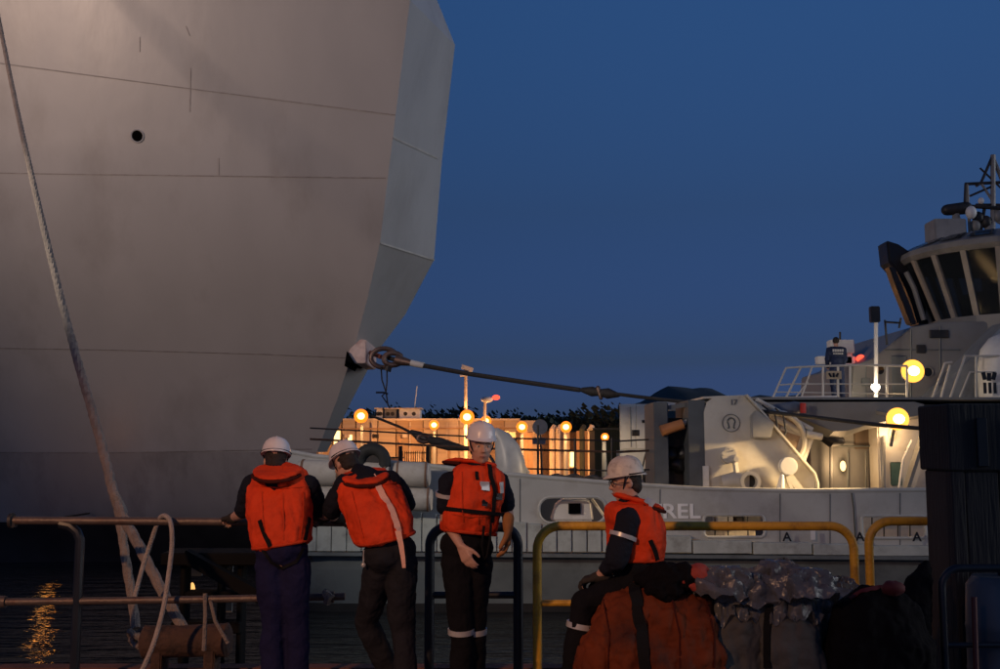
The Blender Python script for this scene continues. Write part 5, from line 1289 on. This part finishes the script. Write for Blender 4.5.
mb = MB(); q_ = [X(398, 531, Y2 - .16), X(401, 545, Y2 - .16), X(403, 558, Y2 - .15), X(404, 568, Y2 - .14)]
mb.rings([[p + V((-.02 + k*.003, 0, 0)), p + V((.02 - k*.003, 0, 0)), p + V((.02 - k*.003, .006, 0)), p + V((-.02 + k*.003, .006, 0))] for k, p in enumerate(q_)]); mb.build('strap_tail', M_palestrap, p2['vest'])
mb = MB(); mb.tube([X(364, 550, Y2 - .08), X(363.5, 563, Y2 - .08)], .006, 6); mb.ell(X(363.5, 565, Y2 - .08), (.016, .01, .016)); mb.build('hanging_clip', M_refl, p2['trs'])

for pix in ([(352, 492), (358, 515), (364, 538)], [(352, 486), (372, 487), (396, 483)]):
    ribbon(p2['vb'], pix, .007, .002).build('seam', M_orange2, p2['vest'])
# --- standing man facing us
Y3 = 7.2
J3 = dict(pel=X(467, 548, Y3), neck=X(479, 468, Y3 - .02), bend=V((0.0, -.02, 0)),
          shA=X(449, 482, Y3 - .09), shB=X(499, 481, Y3 + .08), elA=X(446, 519, Y3 - .04), elB=X(508, 516, Y3 + .08),
          wrA=X(461, 546, Y3 - .16), wrB=X(508, 526, Y3 - .04), hipA=X(457, 562, Y3 - .02), hipB=X(477, 562, Y3 + .03), knA=X(461, 625, Y3 - .05), knB=X(474, 625, Y3 + .03),
          anA=G(462, Y3, .09), anB=G(473, Y3 + .08, .09), toeA=G(464, Y3 - .18, .04), toeB=G(484, Y3 - .10, .04))
p3 = person(G(468, Y3), 'man standing upright facing us in black clothes, white helmet and orange life vest', J3, (X(481, 446, Y3 - .05), (.20, -.98, -.05), (.04, -.02, 1)), (.42, -.9, 0),
            (M_navy, M_trblack), sleeve=.62, gloves=(None, M_glovetan), vestspec=dict(a=.85, b=.80, hem=.13, belts=(.38,)), seed=9, loose=1.08, band_arm=[('A', .33)],
            collar=(X(474, 461, Y3 + .03), (.9, -.4, -.10), (.10, .1, 1), (.12, .22, .016)), curls=(.28, .35), knee_band=[('A', .09), ('B', .09)],
            hands=dict(A=((.40, -.25, -.80), (.6, .7, -.1), (.6, -.7, .3), 1.08), B=((-.02, -.1, -1), (-1, 0, .0), (-.1, -1, 0), 1.25)))
eyes(p3['root'], p3['hc'], p3['hf'], p3['hu'], p3['hr'])
ribbon(p3['vb'], [(489, 466), (491, 478), (494, 492), (493, 506), (491, 523)], .030, .008).build('front_zip', M_strap, p3['vest'])
ribbon(p3['vb'], [(476, 472), (477, 480)], .020, .008).build('whistle_loop', M_strap, p3['vest'])
ribbon(p3['vb'], [(484, 482), (484.5, 491)], .065, .010).build('reflective_patch', M_refl, p3['vest'])
ribbon(p3['vb'], [(500, 482), (500.5, 493)], .035, .010).build('reflective_patch', M_refl, p3['vest'])
ribbon(p3['vb'], [(498, 493), (498, 500)], .05, .012).build('buckle', M_black, p3['vest'])
ribbon(p3['vb'], [(483, 501), (483, 506)], .04, .022).build('buckle', M_black, p3['vest'])
mb = MB(); mb.tube([X(491, 524, Y3 - .18), X(490, 540, Y3 - .17), X(487, 556, Y3 - .15), X(484, 560, Y3 - .14), X(482, 545, Y3 - .16), X(484, 526, Y3 - .18)], .009, 6); mb.build('hanging_webbing', M_strap, p3['vest'])

for pix in ([(462, 472), (462, 495), (463, 522)], [(478, 510), (478, 524)], [(452, 514), (470, 517), (495, 515)]):
    ribbon(p3['vb'], pix, .007, .002).build('seam', M_orange2, p3['vest'])
# --- seated man in profile
Y4 = 6.9
J4 = dict(pel=X(634, 572, Y4), neck=X(629, 503, Y4), bend=V((.03, 0, 0)),
          shA=X(628, 519, Y4 - .17), shB=X(635, 517, Y4 + .17), elA=X(616, 560, Y4 - .20), elB=X(628, 558, Y4 + .19),
          wrA=X(598, 577, Y4 - .10), wrB=X(600, 578, Y4 + .08), hipA=X(648, 580, Y4 - .09), hipB=X(650, 580, Y4 + .09), knA=X(584, 603, Y4 - .14), knB=X(590, 602, Y4 + .16),
          anA=G(567, Y4 - .14, .10), anB=G(576, Y4 + .16, .10), toeA=G(548, Y4 - .16, .04), toeB=G(556, Y4 + .16, .04))
p4 = person(G(640, Y4), 'man with glasses seated in profile on the orange sack, in a scuffed helmet', J4, (X(626, 482, Y4), (-1, -.12, -.10), (-.05, 0, 1)), (-1, -.06, 0),
            (M_navy, M_trblack), sleeve=1.5, gloves=(M_glovedark, M_glovedark), vestspec=dict(a=.82, b=.96, hem=.12), seed=14, helm=M_helmetd, band_arm=[('A', .42), ('B', .42)], loose=1.12,
            collar=(X(636, 498, Y4), (-1, 0, .28), (.28, 0, 1), (.13, .20, .018)), curls=(.5, .5), knee_band=[('A', .22), ('B', .22)],
            hands=dict(A=((-.8, .3, -.2), (0, .2, -1), (.1, .9, .3), 1.0), B=((-.8, -.3, -.1), (0, -.2, -1), (.1, -.9, .3), 1.0)))
eyes(p4['root'], p4['hc'], p4['hf'], p4['hu'], p4['hr'])
g_ = []
for s in (-1, 1):
    c = p4['hc'] + p4['hr']*(.034*s) + p4['hf']*.098 + p4['hu']*.0
    mb = MB(); mb.tube([c + p4['hr']*(.026*math.cos(a)) + p4['hu']*(.017*math.sin(a)) for a in [2*PI*k/18 for k in range(18)]], .003, 6, closed=True)
    mb.tube([c + p4['hr']*.026*s, c + p4['hr']*.048*s - p4['hf']*.03, c + p4['hr']*.047*s - p4['hf']*.10], .003, 6)
    mb.build('glasses_frame', M_black, p4['root'])
ribbon(p4['vb'], [(650, 540), (655, 552), (658, 564)], .028, .006).build('webbing', M_strap, p4['vest'])
m_ = ribbon(p4['cb'], [(645, 500), (653, 505)], .06, .004)
if len(m_.bm.verts): m_.build('reflective_patch', M_refl, p4['vest'])
ribbon(p4['vb'], [(603, 515), (602, 530), (605, 548)], .02, .012).build('front_webbing', M_strap, p4['vest'])

# --- deckhand on the tug's boat deck
def deckhand():
    Y = 29.0; Z = P(500, 402, 29).z
    x = P(838, 400, Y).x; t = thing('person', V((x, Y, Z)), 'man in navy coveralls standing on the tug deck behind the guardrail, back turned', 'person')
    B = lambda dx, dy, z: V((x + dx, Y + dy, Z + z))
    def limbs(k):
        mb = MB(); e = k
        mb.ell(B(0, 0, .98), (.16 + e, .11 + e, .13)); mb.ell(B(0, 0, 1.15), (.15 + e, .10 + e, .17)); mb.ell(B(0, .01, 1.36), (.185 + e, .115 + e, .17))
        for s in (-1, 1):
            mb.chain([B(.12*s, 0, 1.45), B(.20*s, 0, 1.43)], [.06 + e, .06 + e]); mb.chain([B(.20*s, 0, 1.43), B(.25*s, .02, 1.18), B(.20*s, .16, .98)], [.055 + e, .045 + e, .032 + e])
            mb.chain([B(.09*s, 0, .92), B(.12*s, 0, .5), B(.13*s + (.03 if s < 0 else 0), -.02, .09)], [.09 + e, .062 + e, .045 + e])
        return mb
    mb = limbs(0); mb.chain([B(0, 0, 1.48), B(0, 0, 1.58)], [.06, .055]); add_head(mb, B(0, .02, 1.66), V((0, 1, -.1)).normalized(), V((0, .1, 1)).normalized(), V((1, 0, 0)))
    for s in (-1, 1):
        add_hand(mb, B(.20*s, .16, .98), (-.3*s, .9, -.2), (0, 0, -1), (-s, .2, 0), .6); mb.chain([B(.13*s, -.02, .08), B(.15*s, .16, .04)], [.04, .035])
    voxel(mb, .012, 2).build('body', M_skin, t, angle=80)
    voxel(limbs(.022), .016, 2, (.012, 8, 3)).build('coveralls', cloth('navy_coverall_cloth', (.02, .03, .07)), t, angle=80)
    mb = MB(); mb.ell(B(0, .005, 1.69), (.088, .10, .10)); mb.build('hair', M_hair, t)
    for s in (-1, 1):
        mb = MB(); mb.chain([B(.135*s, -.03, .11), B(.14*s, -.02, .05), B(.155*s, .16, .045)], [.055, .06, .045]); mb.build('boot', mat('pale_shoe', (.35, .33, .3), .7) if s < 0 else M_boots, t)
    for k in range(5):
        mb = MB(); mb.box(B(-.125 + k*.062, -.148, 1.40), (.048, .012, .075)); mb.build('back_print', M_refl, t)
    for k in range(5):
        mb = MB(); mb.box(B(-.11 + k*.055, -.142, 1.315), (.042, .012, .035)); mb.build('back_print', M_refl, t)
deckhand()

# ================================================================== SACKS AND BAGS
def sack(name, rings_, m, label, cat, seed, amp=.03, freq=5, group=None, vox=.014, fine=.008):
    # rings_: (centre, ax, ay, z)
    mb = MB(); mb.rings([[V((c[0] + a*math.copysign(abs(math.cos(t))**.8, math.cos(t)), c[1] + b*math.copysign(abs(math.sin(t))**.8, math.sin(t)), c[2])) for t in [2*PI*k/30 for k in range(30)]] for c, a, b in rings_])
    mb = voxel(mb, vox, 3, (amp, freq, seed)); mb.ridges(fine*2.2, freq*1.0, seed + 1, (1, 1, .35)); mb.ridges(fine*.8, freq*2.6, seed + 4, (1, 1, .5)); bv = bvh_of(mb)
    xs = [v.co for v in mb.bm.verts]; c0 = V((sum(v.x for v in xs)/len(xs), sum(v.y for v in xs)/len(xs), 0))
    t = thing(name, c0, label, cat, group); b = mb.build('sack_body', m, t, angle=60); return t, b, bv
Yb = 6.7
M_sackred = mat('dark_orange_sack', (.14, .028, .008), .8, 0, .35, 5, .6, 9, (.02, .012, .011), 3.2, 1.0, spec=.2)
M_sackgrey = mat('grey_woven_sack', (.07, .068, .062), .8, 0, .3, 4, .8, 10, (.07, .06, .05), 3, .6)
M_film = mat('crumpled_plastic_film', (.12, .124, .13), .14, 0, .3, 9, .9, 18, alpha=.8)
M_backpack = mat('dark_backpack_cloth', (.007, .006, .007), .9, 0, .3, 5, .7, 15, spec=.08)
def g2(px, Y): return G(px, Y).x
x0 = g2(652, Yb)
t, b, bv = sack('orange_sack', [((x0 - .02, Yb, .0), .46, .34), ((x0 - .02, Yb, .22), .50, .37), ((x0, Yb, .45), .46, .34), ((x0 + .03, Yb, .66), .37, .28), ((x0 + .06, Yb, .78), .27, .2), ((x0 + .08, Yb, .83), .14, .1)], M_sackred, 'big crumpled dark orange sack the seated man sits on', 'sack', 3, .045, 5)
ribbon(bv, [(634, 585), (637, 605), (641, 630), (646, 668)], .07, .012).build('carry_strap', M_strap, t)
for sx in ((604, 612), (672, 684), (706, 718)): ribbon(bv, [(sx[0], 600), ((sx[0]+sx[1])/2 + 2, 635), (sx[1] - 4, 668)], .010, .002).build('seam', M_lining, t)
ribbon(bv, [(648, 590), (668, 594), (690, 592), (706, 578)], .04, .012).build('carry_strap', M_strap, t)
for k, (px, py, r1, r2) in enumerate(((660, 574, .12, .06), (678, 578, .10, .07), (694, 582, .09, .07))):
    pass
mb = MB(); mb.chain([P(645, 578, 6.6), P(665, 574, 6.55), P(685, 577, 6.55), P(702, 584, 6.6)], [.06, .085, .08, .06], 14); mb.chain([P(655, 590, 6.5), P(675, 592, 6.5)], [.05, .05], 12)
mb = voxel(mb, .010, 2, (.03, 9, 4)); mb.build('dark_jacket', M_backpack, None, label='dark bundled jacket lying on the orange sack', cat='jacket')
mb = MB(); mb.ell(P(698, 576, 6.55), (.085, .08, .075)); mb.chain([P(684, 580, 6.5), P(698, 588, 6.5), P(712, 586, 6.52)], [.03, .03, .03], 10)
mb = voxel(mb, .009, 2, (.012, 12, 8)); mb.build('red_cap_bundle', mat('faded_red_cloth', (.38, .05, .03), .8, 0, .2, 8, .6, 20), None, label='round faded red hood on top of the bundled jacket', cat='hood')
specs = [(733, 6.75, .20, .84, 'pale grey woven sack right beside the orange sack'), (788, 6.7, .20, .86, 'middle grey woven sack under the crumpled plastic film'), (845, 6.95, .2, .80, 'grey woven sack half hidden behind the dark backpack')]
for k, (px, Y, rad, h, lab) in enumerate(specs):
    x0 = g2(px, Y)
    t, b, bv = sack('woven_sack', [((x0, Y, .0), rad*1.05, rad), ((x0, Y, .3), rad*1.12, rad*1.1), ((x0, Y, h*.7), rad*1.05, rad), ((x0, Y, h*.92), rad*.8, rad*.7), ((x0, Y, h), rad*.4, rad*.35)], M_sackgrey, lab, 'sack', 20 + k, .03, 5, 'grey woven sacks on the quay')
    if k == 1: ribbon(bv, [(770, 592), (768, 620), (768, 668)], .05, .01).build('dark_strap', M_strap, t)
    # plastic film crumpled over the mouth
    rnd = random.Random(k + 5)
    mb = MB(); n_ = 90; m__ = 30; g = []
    for i in range(m__):
        rr = []; f = i/(m__ - 1)
        for j in range(n_):
            a = 2*PI*j/n_; r_ = rad*(.08 + 1.08*f); z = h + .03*(1 - f) + (.10 if k == 1 else .02)*(1-f) - .20*f**2.0
            w_ = noise.noise(V((math.cos(a)*3.2, math.sin(a)*3.2, f*4 + k*7))); w2 = noise.noise(V((math.cos(a)*9, math.sin(a)*9, f*8 + k*3)))
            rr.append(V((x0 + math.cos(a)*r_*(1 + .15*w_), Y + math.sin(a)*r_*(1 + .15*w2), z + .09*w_*f + .04*w2*f + .045*(.35 - abs(noise.noise(V((math.cos(a)*4.5 + k, math.sin(a)*4.5, f*5))))))))
        g.append(rr)
    mb.rings(g, cap=False)
    # pointed peaks pulled up
    mb.build('plastic_film', M_film, t, smooth=True, angle=40)
for k, (px, py, Y) in enumerate(((725, 576, 6.55), (808, 578, 6.5), (752, 582, 6.6), (776, 570, 6.65))):
    c = P(px, py, Y); mb = MB(); g = []
    for i in range(24):
        rr = []; f = i/23
        for j in range(60):
            a = 2*PI*j/60; w_ = noise.noise(V((math.cos(a)*2.5 + k*4, math.sin(a)*2.5, f*3)))
            rr.append(c + V((math.cos(a)*(.03 + .18*f**.7)*(1 + .45*w_), math.sin(a)*(.02 + .11*f**.7)*(1 + .45*w_), .06 - .17*f**1.5 + .07*w_*f + .05*(.35 - abs(noise.noise(V((math.cos(a)*3.5 + k*2, math.sin(a)*3.5, f*4)))))*min(1, f*3))))
        g.append(rr)
    mb.rings(g, cap=True); mb.build('film_bundle', M_film, None, angle=32, label=['crumpled clear film on the sack nearest the seated man', 'shiny film peak on the middle sack', 'low fold of film between two sacks', 'tall fold of crumpled film'][k], cat='plastic film')
# backpacks
x0 = g2(878, 6.6)
t, b, bv = sack('backpack', [((x0, 6.6, 0), .30, .2), ((x0, 6.6, .2), .34, .24), ((x0 + .02, 6.6, .5), .31, .22), ((x0, 6.6, .7), .24, .17), ((x0 + .0, 6.6, .80), .15, .11), ((x0, 6.6, .84), .07, .05)], M_backpack, 'bulging black backpack leaning against the brown fender block', 'backpack', 41, .03, 5)
ribbon(bv, [(850, 600), (862, 592), (880, 588), (896, 592)], .03, .008).build('strap', mat('dark_red_cloth', (.10, .01, .012), .8), t)
mb = MB(); c = P(893, 588, 6.4); mb.ell(c, (.07, .05, .045)); mb.displace(.012, 14, 2); mb.build('red_pocket', mat('dark_red_cloth', (.10, .01, .012), .8), t)
mb = MB(); mb.chain([P(912, 600, 6.8), P(921, 580, 6.85), P(926, 565, 6.9)], [.10, .07, .03], 12); mb.chain([P(905, 660, 6.8), P(915, 610, 6.8)], [.14, .11], 12)
mb = voxel(mb, .012, 2, (.02, 8, 7)); mb.build('dark_coat', M_backpack, None, label='dark coat draped beside the backpack, touching the brown block', cat='coat')

# ------------------------------------------------------------------ unseen quay floodlights: one behind the camera, two added to light ship and tug
def unseen_mast(x, y, z, label, tgt, e, col, spot=100):
    t = thing('unseen_floodlight', V((x, y, 0)), label, 'floodlight')
    mb = MB(); mb.tube([V((x, y, 0)), V((x, y, z))], [.12, .08], 12); mb.build('post', M_house, t)
    mb = MB(); mb.box(V((x, y + .25, z)), (.5, .3, .35)); mb.bevel(.03); mb.build('lamp_head', M_house, t)
    add_light('unseen_floodlight_light', 'SPOT', V((x, y + .55, z)), e, col, .25 if z < 9 else 1.6, tgt, spot, .8)
FLOODS = [(-7.5, -7.0, 7.5, 'tall quay floodlight mast behind the photographer to the left', (-1.7, 7.2, 1.35), 740, (1, .50, .24), 30),
          (-20, 2, 10.5, 'unseen floodlight mast added left of the big ship to light its side', (-5.5, 28, 12.9), 1950, (1, .70, .54), 62),
          (-13, 6.4, 7.0, 'unseen floodlight mast added beside the pipe railing to brighten the tug', (4, 23, .3), 800, (1, .86, .70), 44)]
for a in FLOODS: unseen_mast(*a[:5], a[5], a[6], a[7])
